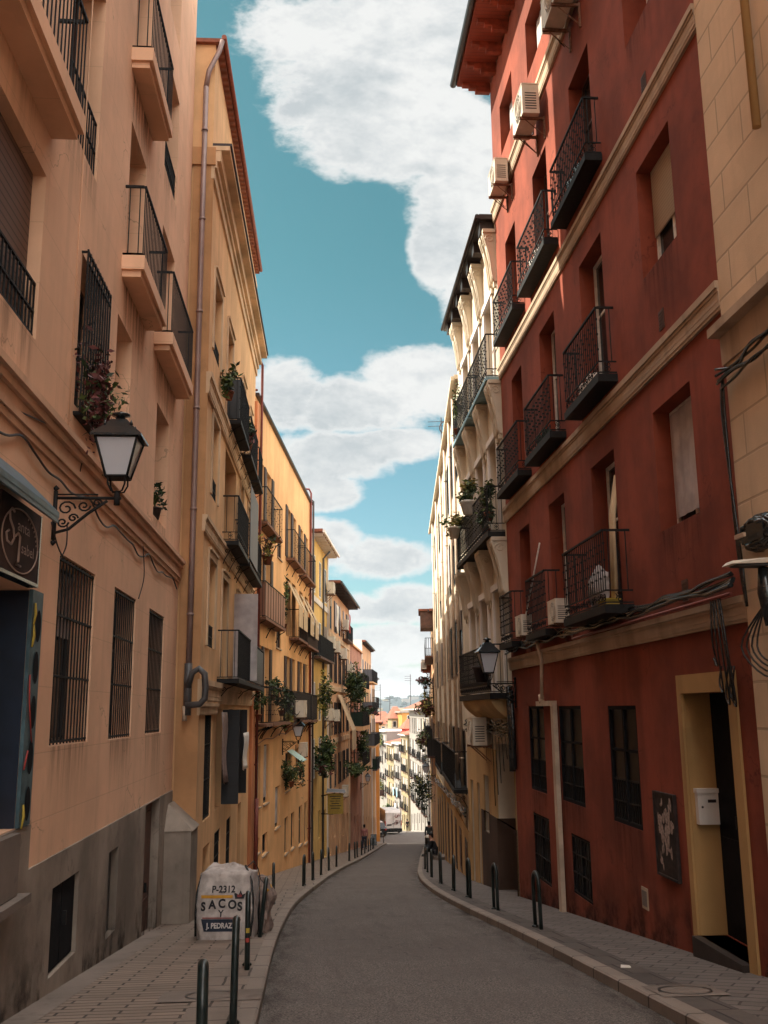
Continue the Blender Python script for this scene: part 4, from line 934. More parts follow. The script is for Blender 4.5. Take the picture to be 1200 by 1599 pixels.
# cable coil and flat lamp by the joint of the two houses
bx = thing('cable_coil', 'black coil of spare cable strapped to the beige ashlar wall at the right edge', 'cable coil', r0p(1178,831,0), world=True)
m = MB(); cc = r0p(1180,831,.10); rr = random.Random(4)
for k in range(9):
    pts = []
    for i in range(19):
        th = 2*math.pi*i/18; pts.append(cc+Vector((-.03+rr.uniform(-.02,.05)+.01*k, math.cos(th)*(.26+.013*k), math.sin(th)*(.105+.008*k)+rr.uniform(-.008,.008))))
    m.tube(pts, .026, 5)
m.box(cc.x-.04, cc.x+.08, cc.y-.24, cc.y+.24, cc.z-.09, cc.z+.09)
m.build('coil', M['blackp'], bx); m = MB(); m.box(cc.x-.13, cc.x-.10, cc.y-.0, cc.y+.2, cc.z-.04, cc.z); m.build('tag', M['band'], bx)
lm = thing('wall_floodlight', 'flat pale street floodlight on a short black wall arm beside the terracotta house', 'street light', r0p(1195,880,.1), world=True)
c0 = r0p(1197,878,.05); 
m = MB(); a = c0.x; y = c0.y; z = c0.z
m.hexa([(a,y-.12,z-.018),(a,y+.12,z-.018),(a-.40,y+.12,z-.03),(a-.40,y-.12,z-.03),(a,y-.12,z+.035),(a,y+.12,z+.035),(a-.37,y+.08,z+.005),(a-.37,y-.08,z+.005)]); m.build('lamp_head', M['acw'], lm)
m = MB(); m.hexa([(a-.02,y-.10,z-.045),(a-.02,y+.10,z-.045),(a-.32,y+.09,z-.045),(a-.32,y-.09,z-.045),(a-.02,y-.10,z-.020),(a-.02,y+.10,z-.020),(a-.34,y+.10,z-.032),(a-.34,y-.10,z-.032)]); m.build('lamp_glass', M['acd'], lm)
m = MB(); m.tube([(a-.02,y,z-.06),(a-.04,y-.02,z-.3),(a-.03,y-.03,z-.62)], [.07,.085,.05], 8)
for k in range(4): m.ctube([(a-.05,y,z-.4),(a-.12-.03*k,y+.1+.05*k,z-.8),(a-.04,y+.02*k,z-.95-.05*k),(a-.02,y-.1,z-.7)], .010, 5)
m.build('cable', M['blackp'], lm)
# ------------------------------------------------------------------ RIGHT 2: house with scroll corbels
R2 = PL(4.48, 21.95, 4.55, 29.2, False); P = R2; L2 = R2.L
t2 = thing('corbelled_house', 'pale house with scroll corbels under the eave and a brown plinth beside the terracotta house', 'building', (4.5, 22, -3), world=True)
def q_(px, py, d=0): return R2.w(px, py, d)
zb1, zb2, zb3 = q_(765,1090,.53)[1]+.12, q_(767,822,.4)[1]-.05+.0, q_(760,577,.4)[1]
ze = 13.75
cs = [(.75,1.85),(2.75,3.85),(4.75,5.85)]
o2r = [O(a,b_,zb3,zb3+2.35,fm='framew',depth=.3,curtain=.8) for a,b_ in cs]+[O(a,b_,zb2,zb2+2.5,fm='framew',depth=.3,curtain=.7) for a,b_ in cs]+[O(a,b_,zb1,zb1+2.5,fm='framew',depth=.3,curtain=.8) for a,b_ in cs]
gy0 = -2.3
o2r += [O(q_(801,1270)[0]-1.35,q_(779,1270)[0],-3.2,q_(779,1160)[1],'door',dm='blackp',depth=.5), O(3.5,4.3,q_(757,1295)[1],q_(757,1209)[1],'glass',fm='framed',depth=.35), O(5.05,5.5,-3.3,q_(737,1217)[1],'door',depth=.2,leaves=1), O(6.2,6.7,-3.3,q_(727,1212)[1],'door',depth=.2,leaves=1)]
wall(t2, P, 0.02, L2, -5.5, ze-.05, o2r, M['ivory'], back=9)
for o in o2r: window(t2, P, o)
wall(t2, P, .03, L2-.02, -5.4, .62, o2r[-4:], M['buff'], 'ground_floor', d=.03, solid=False)
wall(t2, P, .03, 4.75, -5.4, -1.02, o2r[-4:], M['brownp'], 'plinth', d=.05, solid=False)
m = MB(); m.pb(P, 0, L2+.1, ze-.049, ze+.08, -9, .40); m.build('roof', M['gutter'], t2)
m = MB(); m.tube([P.p(0,ze+.02,.45), P.p(L2+.1,ze+.02,.45)], .06, 8); m.build('gutter', M['gutter'], t2)
for k in range(7): m = MB(); a = .15+k*1.08; m.pb(P, a, a+.3, ze-.35, ze-.05, .0, .36); m.build('eave_bracket', M['gutter'], t2)
def corbel(root, s, ztop, h, pr, w=.22):
    m = MB(); n = 12; prof = []
    for i in range(n+1):
        u = i/n; d = pr*(1-u)**.9*.75+pr*.25*(.5+.5*math.cos(u*2*math.pi))*(1-u*.6)+.035; prof.append((ztop-h*u, d))
    for (za, da), (zb_, db) in zip(prof, prof[1:]):
        m.hexa([P.p(s-w/2,zb_,0),P.p(s+w/2,zb_,0),P.p(s+w/2,zb_,db),P.p(s-w/2,zb_,db),P.p(s-w/2,za,0),P.p(s+w/2,za,0),P.p(s+w/2,za,da),P.p(s-w/2,za,da)])
    for e in (-w/2+.03, w/2-.03):
        m.tube([P.p(s+e,z+.0,d+.012) for z, d in prof], .028, 5)
    m.tube([P.p(s,z,d+.012) for z, d in prof[3:9]], [.02,.05,.055,.05,.04,.02], 6)
    for sd in (-1, 1):
        pts = []
        for i in range(14):
            u = i/13; rr_ = .12*(1-.75*u); th = u*2.6*math.pi; pts.append(P.p(s+sd*(w/2+.006), ztop-.17+rr_*math.sin(th), pr*.55+rr_*math.cos(th)))
        m.tube(pts, .014, 4)
    m.pb(P, s-w/2-.04, s+w/2+.04, ztop, ztop+.09, 0, pr+.06); m.pb(P, s-w/2+.05, s+w/2-.05, ztop-h-.12, ztop-h-.001, 0, .07)
    return m.build('scroll_corbel', M['ivory'], root)
q = MB(); s_ = o2r[9].s1; q.pb(P, s_-.012, s_-.001, -4.5, -1.02, -.49, .049); q.build('jamb_lining', M['brownp'], t2)
for s in (.35, 2.3, 4.3, 6.3):
    for e in (-.19, .19):
        corbel(t2, s+e, ze-.40, 1.30, .26); corbel(t2, s+e, zb3-.22, 1.25, .25); corbel(t2, s+e, zb2-.24, 1.25, .30)
for o in o2r[:9]:
    q = MB(); q.pb(P, o.s0-.16, o.s0, o.z0, o.z1, 0, .05); q.pb(P, o.s1, o.s1+.16, o.z0, o.z1, 0, .05); q.pb(P, o.s0-.2, o.s1+.2, o.z1, o.z1+.16, 0, .08); q.build('surround', M['white'], t2)
balcony(t2, P, .15, 3.2, zb3, 1.1, pr=.34, slab=.10, style='ornate', mat='black', slabmat='bluei', brackets=False)
balcony(t2, P, 3.3, 6.4, zb3, 1.1, pr=.34, slab=.10, style='ornate', mat='black', slabmat='bluei', brackets=False)
balcony(t2, P, .15, 5.6, zb2, 1.1, pr=.42, slab=.12, style='ornate', slabmat='black', brackets=False)
b_ = balcony(t2, P, .1, 5.2, zb1, 1.1, pr=.50, slab=.14, style='ornate', slabmat='black', brackets=False)
q = MB(); q.pb(P, .15, 5.1, zb1+.03, zb1+.30, .455, .468); q.build('screen', M['framed'], b_)
m = MB()
for i in range(8):
    u0, u1 = i/8, (i+1)/8; d0, d1 = .44*math.cos(u0*1.45), .44*math.cos(u1*1.45); z0_, z1_ = zb1-.14-.45*u0, zb1-.14-.45*u1
    m.hexa([P.p(.3,z1_,0),P.p(5.0,z1_,0),P.p(5.0,z1_,d1),P.p(.3,z1_,d1),P.p(.3,z0_,0),P.p(5.0,z0_,0),P.p(5.0,z0_,d0),P.p(.3,z0_,d0)])
m.build('balcony_cove', M['buff'], t2)
m = MB(); rr = random.Random(9)
for k in range(7):
    m.ctube([P.p(.05+i*.35, zb1-.66-.05*k+rr.uniform(-.05,.05), .10+rr.uniform(-.03,.08)) for i in range(20)], .020, 5)
for k in range(5):
    a = .6+k*.45; m.ctube([P.p(a,zb1-.75,.1), P.p(a+.1,zb1-1.1,.07), P.p(a+.02,zb1-1.5-.3*k,.06)], .012, 5)
m.build('cable', M['blackp'], t2)
# ------------------------------------------------------------------ RIGHT 3 and beyond
def RP(d): return 4.55+.0895*(d-29.2)
R3 = PL(4.55, 29.2, RP(57), 57, False); 
zr3_ = R3.w(697,700)[1]
t3 = row_house('tall_ivory_house', 'tall ivory house with drainpipes and narrow windows, its top in sunlight, on the right', R3, .05, 27.5, zr3_, -7, [zr3_-2.9, zr3_-6.1, zr3_-9.3, .35-1.3], 9, 'ivory', None, balc=None, eave=.12, eavemat='ivory', roofm='ivory', fm='framed', wd=.03, blindp=.35, winw=1.3)
for s in (1.6, 4.4, 8.2, 12.5, 18, 24): pipe(t3, [R3.p(s,-1.2,.09), R3.p(s,zr3_-.1,.09)], .055, 'pipew', clips=5)
zb_l = R3.w(735,1180,.3)[1]
balcony(t3, R3, .5, 9.5, -.75, 1.1, pr=.42, slab=.12, style='knob', slabmat='black'); balcony(t3, R3, 11, 18, -.85, 1.1, pr=.42, slab=.12, slabmat='black')
wall(t3, R3, .07, 27.4, -8, -1.95, [], M['buff'], 'ground_floor', d=.03, solid=False)
m = MB(); rr = random.Random(10)
for k in range(3): m.ctube([R3.p(.2+i*.9, -1.3-.08*k-.03*i+rr.uniform(-.06,.06), .12+rr.uniform(-.03,.05)) for i in range(30)], .035, 5)
m.build('cable', M['blackp'], t3)
for i in range(9):
    a = .9+i*3.0; zg = gz(R3.p(a,0,0).y)+.13; q = MB(); q.pb(R3, a, a+1.1, zg, min(-2.3,zg+2.9), .0, .045); d_ = q.build('door', M['frameb' if i % 2 else 'framed'], t3); q = MB(); q.pb(R3, a+.1, a+.5, zg+.2, min(-2.5,zg+2.6), .045, .06); q.build('door_panel', M['brown'], d_)
R4 = PL(RP(57), 57, 12.15, 104, False)
def r4s(px, d=0): return R4.w(px, 1000, d)[0]
z4 = 7.4
t4 = row_house('tiled_eave_house', 'house with a small tiled canopy and iron balconies down the right side', R4, .1, 14, z4, -8, [z4-2.6, z4-5.6, z4-8.6], 5, 'salmon', 'creamtrim', balc=[(0,0,3,dict(pr=.55)),(1,0,4,dict(pr=.6)),(2,1,4,dict(pr=.5,screen='framed'))], eave=.25)
m = MB(); _r = ray(675,957); zz_ = 1.6+_r.z/_r.y*58.5; m.pb(R4, .3, 3.2, zz_-1.0, zz_, 0, .8); m.pb(R4, .2, 3.4, zz_+.001, zz_+.12, 0, .9, 1); m.build('bay_window', [M['brown'], M['tile']], t4)
t5 = row_house('rose_house', 'rose coloured house with hanging geraniums near the side street on the right', R4, 14.2, 30, 5.0, -10, [2.2, -.8, -3.8], 5, 'salmon', 'creamtrim', balc=[(0,0,4,dict(pr=.6)),(1,0,4,dict(pr=.6,screen='framed'))], eave=.7, eavemat='guttred')
t6 = row_house('brown_corner_house', 'dark brown corner house before the side street on the right', R4, 30.2, 46.8, 2.4, -12, [-.6, -3.8, -7.0], 5, 'buff', None, balc=[(0,0,4,dict(pr=.6))], eave=.7)
# ------------------------------------------------------------------ beyond the side street, in the sun
def far_house(name, label, x0, y0, x1, y1, ztop, zbot, mat, floors, cols, eave=.5, roof='hip', rh=1.8, balc=None, back=10, fm='framed', **k):
    pl = PL(x0, y0, x1, y1, False)
    r = row_house(name, label, pl, 0, pl.L, ztop, zbot, floors, cols, mat, None, balc=balc, eave=eave, back=back, winw=k.get('ww',1.0), winh=k.get('wh',2.1), fm=fm, blindp=.12, wd=.03, eavemat='white', roofm='white')
    if roof == 'hip':
        m = MB(); e = eave+.1; a = [pl.p(-e,ztop+.15,e), pl.p(pl.L+e,ztop+.15,e), pl.p(pl.L+e,ztop+.15,-back-e), pl.p(-e,ztop+.15,-back-e)]
        c0_, c1_ = pl.p(pl.L*.35,ztop+rh,-back/2), pl.p(pl.L*.65,ztop+rh,-back/2)
        m.quad([a[0],a[1],c1_,c0_]); m.quad([a[1],a[2],c1_]); m.quad([a[2],a[3],c0_,c1_]); m.quad([a[3],a[0],c0_]); m.quad(a[::-1]); m.build('hip_roof', M['tile'], r)
    return r
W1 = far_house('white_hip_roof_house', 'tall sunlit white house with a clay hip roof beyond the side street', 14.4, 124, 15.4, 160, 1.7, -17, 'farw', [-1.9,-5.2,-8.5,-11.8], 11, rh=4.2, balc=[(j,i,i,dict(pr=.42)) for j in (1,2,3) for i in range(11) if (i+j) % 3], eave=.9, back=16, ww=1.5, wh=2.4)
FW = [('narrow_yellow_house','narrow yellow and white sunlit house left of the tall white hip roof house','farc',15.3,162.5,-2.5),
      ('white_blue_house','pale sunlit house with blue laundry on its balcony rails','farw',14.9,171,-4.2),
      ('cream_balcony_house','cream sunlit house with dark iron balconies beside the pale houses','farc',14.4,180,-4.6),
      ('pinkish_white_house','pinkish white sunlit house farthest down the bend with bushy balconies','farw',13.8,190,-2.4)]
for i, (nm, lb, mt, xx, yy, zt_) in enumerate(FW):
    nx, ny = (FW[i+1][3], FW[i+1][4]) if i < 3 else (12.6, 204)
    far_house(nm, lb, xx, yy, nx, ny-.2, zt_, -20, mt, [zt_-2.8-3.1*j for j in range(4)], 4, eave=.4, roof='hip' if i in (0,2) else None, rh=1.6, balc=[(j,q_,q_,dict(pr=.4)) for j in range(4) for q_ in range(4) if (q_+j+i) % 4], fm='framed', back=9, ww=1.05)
def block(name, label, px0, px1, pyt, D, dep, zb_, mat, roofk='hip', rh=1.5, win=3, eave=.5):
    r_ = lambda px: ((px-600)/F)   # only used to size the block at its own distance
    a = ray(px0, pyt); b_ = ray(px1, pyt); x0 = a.x/a.y*D; x1 = b_.x/b_.y*D; zt_ = 1.6+a.z/a.y*D
    r = thing(name, label, 'building', (x0, D, zb_), world=True); m = MB(); m.box(x0, x1, D, D+dep, zb_, zt_); m.build('wall', M[mat], r)
    for j in range(3):
        for i in range(win):
            c = x0+(x1-x0)*(i+.5)/win; z = zt_-1.9-3*j; q = MB(); q.box(c-.42,c+.42,D-.03,D+.02,z,z+1.4); w_ = q.build('window', M['framew'], r); q = MB(); q.box(c-.34,c+.34,D-.04,D-.031,z+.08,z+1.32); q.build('pane', M['glass'], w_)
    e = eave; a = [(x0-e,D-e,zt_+.02),(x1+e,D-e,zt_+.02),(x1+e,D+dep+e,zt_+.02),(x0-e,D+dep+e,zt_+.02)]; m = MB()
    if roofk == 'hip':
        c0_, c1_ = ((x0*.7+x1*.3),D+dep/2,zt_+rh), ((x0*.3+x1*.7),D+dep/2,zt_+rh)
        m.quad([a[0],a[1],c1_,c0_]); m.quad([a[1],a[2],c1_]); m.quad([a[2],a[3],c0_,c1_]); m.quad([a[3],a[0],c0_]); m.quad(a[::-1])
    else: m.box(x0-e, x1+e, D-e, D+dep+e, zt_+.02, zt_+.3)
    m.build('roof', M['tile' if roofk == 'hip' else 'farw'], r); return r
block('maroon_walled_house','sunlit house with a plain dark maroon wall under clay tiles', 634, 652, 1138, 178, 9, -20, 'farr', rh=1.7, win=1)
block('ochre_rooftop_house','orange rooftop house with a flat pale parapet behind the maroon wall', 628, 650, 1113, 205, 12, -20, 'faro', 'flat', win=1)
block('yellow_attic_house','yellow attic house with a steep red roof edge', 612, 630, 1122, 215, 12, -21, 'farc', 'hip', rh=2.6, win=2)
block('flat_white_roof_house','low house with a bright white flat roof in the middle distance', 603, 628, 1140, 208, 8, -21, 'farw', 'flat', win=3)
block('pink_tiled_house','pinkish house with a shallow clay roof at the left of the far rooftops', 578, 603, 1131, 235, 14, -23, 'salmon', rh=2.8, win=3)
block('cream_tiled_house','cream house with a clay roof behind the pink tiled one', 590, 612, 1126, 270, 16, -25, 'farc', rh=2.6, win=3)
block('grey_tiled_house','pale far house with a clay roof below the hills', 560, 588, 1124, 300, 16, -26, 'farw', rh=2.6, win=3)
rr = random.Random(21); m = MB(); mcity = [M['farw'], M['farc'], M['tile'], M['salmon']]
for i in range(420):
    D = rr.uniform(420, 2600); x = rr.uniform(-.35,.45)*D; w = rr.uniform(8,30); h = rr.uniform(5,22) if rr.random() < .93 else rr.uniform(22,34); d_ = rr.uniform(8,24); mi = rr.choice([0,0,1,3]); zg = -33
    m.box(x-w/2, x+w/2, D, D+d_, zg, zg+h, mi); m.box(x-w/2-.4, x+w/2+.4, D-.4, D+d_+.4, zg+h+.01, zg+h+1.2, rr.choice([2,2,0]))
ob = m.build('far_town', mcity, fix=False); struct(ob, 'stuff')
# far hills
m = MB(); nx, ny = 90, 14; hh = random.Random(6); ph = [hh.uniform(0,6.3) for _ in range(8)]
def hill(x, v):
    base = 62+10*math.sin(x*.0011+ph[0])+7*math.sin(x*.0029+ph[1])+3*math.sin(x*.0083+ph[2]); return -33+(base+33)*(1-(1-v)**1.8)+4*math.sin(x*.006+v*9+ph[3])*v*(1-v)
V = {}
for i in range(nx+1):
    for j in range(ny+1):
        x = -4500+9000*i/nx; v = j/ny; V[i,j] = (x, 3000+v*1400, hill(x, v))
for i in range(nx):
    for j in range(ny): m.quad([V[i,j],V[i+1,j],V[i+1,j+1],V[i,j+1]], 0, True)
M['hill'] = stucco('hill_scrub', (.020,.028,.030), .4, 0, 0); nt = NT(M['hill'])
struct(m.build('hills', M['hill'], fix=False))
m = MB()
for i in range(260):
    x = hh.uniform(-1600,1900); v = hh.uniform(.05,.92); z = hill(x, v); y = 3000+v*1400; w = hh.uniform(10,40); h = hh.uniform(6,14); m.box(x-w/2, x+w/2, y-12, y, z-4, z+h, hh.choice([0,0,1,3]))
struct(m.build('hillside_town', mcity, fix=False), 'stuff')
m = MB()
for i in range(700):
    x = hh.uniform(-1600,1900); v = hh.uniform(.1,1.0); z = hill(x, v); y = 3000+v*1400; r_ = hh.uniform(5,14)
    m.lathe((x,y,z-2), [(r_*.5,0),(r_,r_*.5),(r_*.8,r_*.95),(0,r_*1.25)], 6)
struct(m.build('hill_woods', plain('far_woods', (.014,.022,.018), .9), fix=False), 'stuff')
# ------------------------------------------------------------------ street lanterns
def make_lantern(name, label, arm=.62, lz=.0):
    r = thing(name, label, 'street lamp', group='wall lanterns on scrolled brackets')
    m = MB(); L = arm
    m.tube([(0,.02,.14),(0,.02,-.42)], .022, 6); m.tube([(0,.02,.06),(0,L+.04,.06)], .018, 6); m.tube([(0,.02,.10),(0,L*.7,.10)], .010, 5)
    m.tube([(0,.03,-.34),(0,.16,-.30),(0,L*.55,-.12),(0,L*.85,.03)], .017, 6)
    for (y, z, rr_, sg_) in ((.13,-.06,.09,1),(.10,-.22,.06,-1),(.30,-.03,.065,-1),(.43,.005,.045,1),(.20,-.17,.05,1)):
        pts = []
        for i in range(15):
            u = i/14; th = sg_*u*2.7*math.pi; q = rr_*(1-.8*u); pts.append((0, y+q*math.cos(th), z+q*math.sin(th)))
        m.tube(pts, .010, 4)
    for z in (.17, -.45): m.lathe((0,.02,z), [(.0,-.04),(.035,0),(.0,.04)], 8)
    m.tube([(0,L,-.02),(0,L,.14)], .030, 8)
    m.build('bracket', M['black'], r)
    zb = .30; zt = .74; hb = .105; ht = .205
    m = MB()
    for (sx, sy) in ((1,1),(1,-1),(-1,1),(-1,-1)):
        m.tube([(sx*hb,L+sy*hb,zb),(sx*ht,L+sy*ht,zt)], .013, 5)
        m.tube([(0,L,.12),(sx*.055,L+sy*.055,.14),(sx*.085,L+sy*.085,.22),(sx*hb*.8,L+sy*hb*.8,zb)], .009, 5)
    for h, z in ((hb,zb),(ht,zt)):
        c = [(-h,L-h,z),(h,L-h,z),(h,L+h,z),(-h,L+h,z)]
        for i in range(4): m.tube([c[i], c[(i+1)%4]], .015, 5)
    m.box(-hb,hb,L-hb,L+hb,zb-.012,zb+.006)
    m.build('frame', M['black'], r)
    m = MB(); e = .004
    a = [(-hb+e,L-hb+e),(hb-e,L-hb+e),(hb-e,L+hb-e),(-hb+e,L+hb-e)]; b_ = [(-ht+e,L-ht+e),(ht-e,L-ht+e),(ht-e,L+ht-e),(-ht+e,L+ht-e)]
    for i in range(4):
        j = (i+1) % 4; m.quad([(*a[i],zb+.01),(*a[j],zb+.01),(*b_[j],zt),(*b_[i],zt)])
    m.build('glass_panel', M['lampg'], r)
    m = MB(); k = .25
    lev = [(k,zt),(k,zt+.025),(.155,zt+.13),(.085,zt+.22),(.075,zt+.235)]
    for (h0, z0_), (h1, z1_) in zip(lev, lev[1:]):
        A = [(-h0,L-h0,z0_),(h0,L-h0,z0_),(h0,L+h0,z0_),(-h0,L+h0,z0_)]; B = [(-h1,L-h1,z1_),(h1,L-h1,z1_),(h1,L+h1,z1_),(-h1,L+h1,z1_)]
        for i in range(4): j = (i+1) % 4; m.quad([A[i],A[j],B[j],B[i]])
    m.quad([(-k,L-k,zt),(k,L-k,zt),(k,L+k,zt),(-k,L+k,zt)])
    for sx in (-1,1):
        for sy in (-1,1): m.lathe((sx*.13,L+sy*.13,zt+.15), [(.02,0),(.012,.03),(0,.06)], 6)
    m.lathe((0,L,zt+.235), [(.055,0),(.045,.05),(.095,.06),(.09,.08),(.03,.10),(0,.12)], 12)
    m.build('roof', M['blackp'], r)
    return r
lan = make_lantern('street_lantern', 'large black wall lantern on a scrolled arm beside the brown oval shop sign')
s_, z_l = B1.w(84,778); place(lan, B1, s_, z_l-.05); lan.scale = (.88, 1.0, .88)
zz = gz(B3.p(6.2,0,0).y)
L2_ = dup(lan); L2_['label'] = 'black wall lantern on the orange house above the mint window canopy'; s_, z_l = B3.w(441,1161); place(L2_, B3, s_, z_l)
L3_ = dup(lan); L3_['label'] = 'black wall lantern at the low balcony between the terracotta and corbelled houses'; s_, z_l = R1.w(806,1068); place(L3_, R1, min(s_,21.8), z_l-.05); L3_.scale = (1,1,1)
L4_ = dup(lan); L4_['label'] = 'black wall lantern on the right, seen against the sunlit tall white house'; 
_q = R4.p(6,0,0); _r = ray(672,1213); place(L4_, R4, 6.0, 1.6+_r.z/_r.y*_q.y)
L5_ = dup(lan); L5_['label'] = 'small far wall lantern on the grey panelled house of the left row'; s_, z_l = L4.w(563,1225); place(L5_, L4, s_, z_l)
L6_ = dup(lan); L6_['label'] = 'tiny far lantern on the left just past the side street'; place(L6_, L9, 4, L9.w(594,1233)[1])
# ------------------------------------------------------------------ hoop bollards
def make_hoop(label):
    r = thing('hoop_bollard', label, 'bollard', group='black hoop bollards along the kerbs')
    m = MB(); h = .80; w = .17; rr_ = .17
    pts = [(0,-w,-.05),(0,-w,.2),(0,-w,h-rr_)]+[(0,-rr_*math.cos(math.pi*i/10), h-rr_+rr_*math.sin(math.pi*i/10)) for i in range(1,10)]+[(0,w,h-rr_),(0,w,.2),(0,w,-.05)]
    m.tube(pts, .030, 12); m.build('hoop', M['bollard'], r)
    m = MB()
    for y in (-w, w): m.lathe((0,y,-.005), [(.055,0),(.055,.012),(.034,.03)], 12)
    m.build('foot', M['bollard'], r)
    return r
ordn = ['nearest','second','third','fourth','fifth','sixth','seventh','eighth','ninth','tenth','eleventh','twelfth','thirteenth','fourteenth','fifteenth','sixteenth','seventeenth','eighteenth','nineteenth','twentieth','twenty-first','twenty-second','twenty-third']
left = [(316,1607),(364,1590),(386,1512),(406,1462),(427,1412),(453,1384),(461,1375),(473.6,1367),(488.6,1360),(499,1354),(521,1345),(529,1341),(537,1339),(545.6,1335.6),(552,1333),(558.6,1330),(563.4,1328),(568,1326),(571.4,1325),(594,1313),(597.4,1311),(600.6,1308)]
right = [(841,1450),(775,1421),(733,1402),(709,1391),(689,1380),(674.5,1369.5),(668,1362),(663,1357),(657,1351)]
hp = None
for side, lst in (('left', left), ('right', right)):
    for i, (px, py) in enumerate(lst):
        x, y = gpt(px, py, H)
        if side == 'left' and i < 2: x, y = gpt(*((318,1507),(367,1437))[i], H+.80)
        y = min(y, 101+i*.1)
        if side == 'left' and y < 22: x = min(x, kl(y)-(.08 if i < 2 else .22))
        elif side == 'left': x = kl(y)-.3
        else: x = max(x, kr(y)+.28)
        lb = '%s black hoop bollard from the camera on the %s kerb' % (ordn[i], side)
        if side == 'left' and i == 2: lb = 'third black hoop bollard on the left kerb, with small yellow and red stickers'
        if side == 'left' and i == 3: lb = 'fourth hoop bollard on the left kerb, leaning slightly beside the white rubble sack'
        if hp is None: hp = o = make_hoop(lb)
        else: o = dup(hp); o['label'] = lb
        o.location = (x, y, gz(y)+H)
        hd = math.atan2(-(interp(KL if side == 'left' else KR, y+1)-interp(KL if side == 'left' else KR, y-1)), 2.0)
        if side == 'left' and i < 5: hd = math.atan2(-x, y)
        o.rotation_euler = (math.radians(-3 if i % 3 == 1 else 0), math.radians(6 if (side == 'left' and i == 3) else RND.uniform(-1,1)), hd+math.radians(RND.uniform(-1.5,1.5)))
        if side == 'left' and i == 2: b3rd = o
m = MB(); 
for (z, w, mi) in ((.44,.05,0),(.34,.045,1)):
    for k in range(4): a0, a1 = -2.3+k*.36, -2.3+(k+1)*.36; R_ = .0312; m.quad([(R_*math.cos(a0),-.17+R_*math.sin(a0),z-w/2),(R_*math.cos(a1),-.17+R_*math.sin(a1),z-w/2),(R_*math.cos(a1),-.17+R_*math.sin(a1),z+w/2),(R_*math.cos(a0),-.17+R_*math.sin(a0),z+w/2)], mi)
m.build('stickers', [M['yel'], M['redp']], b3rd)
# ------------------------------------------------------------------ white rubble sack
sx, sy = -1.27, 15.2; W, D_, Hs = .86, .80, .98; zg = gz(sy)+H
sk = thing('rubble_sack', 'big white woven rubble sack with black straps and printed words on the left pavement', 'rubble sack', (sx, sy, zg))
sk.rotation_euler = (math.radians(-5), 0, math.radians(-5)); sk.scale = (.90, .9, .92)
import mathutils.noise as mn
def sack_pt(u, v, side):      # front face coordinates, 0..1
    bul = .05*math.sin(math.pi*u)*math.sin(math.pi*min(1,v*1.05)); x = (u-.5)*W*(1+.05*math.sin(math.pi*v)+.06*(1-v)); y = -D_/2-bul-.03*(1-v)
    n = mn.noise(Vector((u*3.2, v*3.4, 1.3)))*.028+mn.noise(Vector((u*9, v*7, 4)))*.012
    z = v*Hs*(1-.06*math.cos(u*5)) ; return x, y+n, z
def sack_shell():
    m = MB(); N = 26; idx = {}
    def sp(th, v):
        # rounded-square cross-section
        c, s = math.cos(th), math.sin(th); p_ = 5.0; rr_ = (abs(c)**p_+abs(s)**p_)**(-1/p_)
        bul = 1+.06*math.sin(math.pi*v)+.05*(1-v)
        n = mn.noise(Vector((c*2.4, s*2.4, v*3.6)))*.055+abs(mn.noise(Vector((c*5+v*2, s*5, v*6+c*2))))*.045-abs(mn.noise(Vector((c*9-v*5, s*9, v*4-c*6))))*.022
        k = .5*(bul+n) ; return (c*rr_*W*k, s*rr_*D_*k, v*Hs*(1+.04*mn.noise(Vector((c*2, s*2, 9)))))
    NT_ = 96; NV = 34
    g = [[sp(2*math.pi*i/NT_, j/NV) for i in range(NT_)] for j in range(NV+1)]
    for j in range(NV):
        for i in range(NT_): i2 = (i+1) % NT_; m.quad([g[j][i], g[j][i2], g[j+1][i2], g[j+1][i]], 0, True)
    # folded crumpled top
    prev = g[NV]
    for t_ in range(1, 9):
        u = t_/8; ring = []
        for i in range(NT_):
            x, y, z = g[NV][i]; th = 2*math.pi*i/NT_; ring.append((x*(1-u*.97), y*(1-u*.97), z+.10*math.sin(u*1.9)*(1+.3*math.cos(th*2+1))+mn.noise(Vector((x*(1-u)*2.6+3, y*(1-u)*2.6, u*1.5)))*.10))
        for i in range(NT_): i2 = (i+1) % NT_; m.quad([prev[i], prev[i2], ring[i2], ring[i]], 0, True)
        prev = ring
    m.quad(prev[::-1])
    return m, sp
M['sack'] = plain('woven_sack', (.43,.375,.345), .85, 0, .20, 9, .5)
m, sp = sack_shell(); ob = m.build('sack', M['sack'], sk)
bm = bmesh.new(); bm.from_mesh(ob.data); bmesh.ops.remove_doubles(bm, verts=bm.verts, dist=.0005); bmesh.ops.recalc_face_normals(bm, faces=bm.faces); bm.to_mesh(ob.data); bm.free()
for p_ in ob.data.polygons: p_.use_smooth = True
from mathutils.bvhtree import BVHTree
bm = bmesh.new(); bm.from_mesh(ob.data); bvh = BVHTree.FromBMesh(bm)
def on_front(x, z, off=.006):
    hit = bvh.ray_cast(Vector((x, -3, z)), Vector((0, 1, 0)))
    return Vector((x, (hit[0].y if hit[0] else -D_/2)-off, z))
def on_side(y, z, off=.006):
    hit = bvh.ray_cast(Vector((3, y, z)), Vector((-1, 0, 0)))
    return Vector(((hit[0].x if hit[0] else W/2)+off, y, z))
def grid_patch(x0, x1, z0, z1, fn, nx=14, nz=6, cut=0.0):
    m = MB()
    for i in range(nx):
        for j in range(nz):
            def q(a, b_):
                zz_ = z0+(z1-z0)*b_/nz; t_ = (1-b_/nz)*cut; xa = x0+(x1-x0)*(t_+(1-2*t_)*a/nx); return fn(xa, zz_)
            m.quad([q(i,j),q(i+1,j),q(i+1,j+1),q(i,j+1)])
    return m
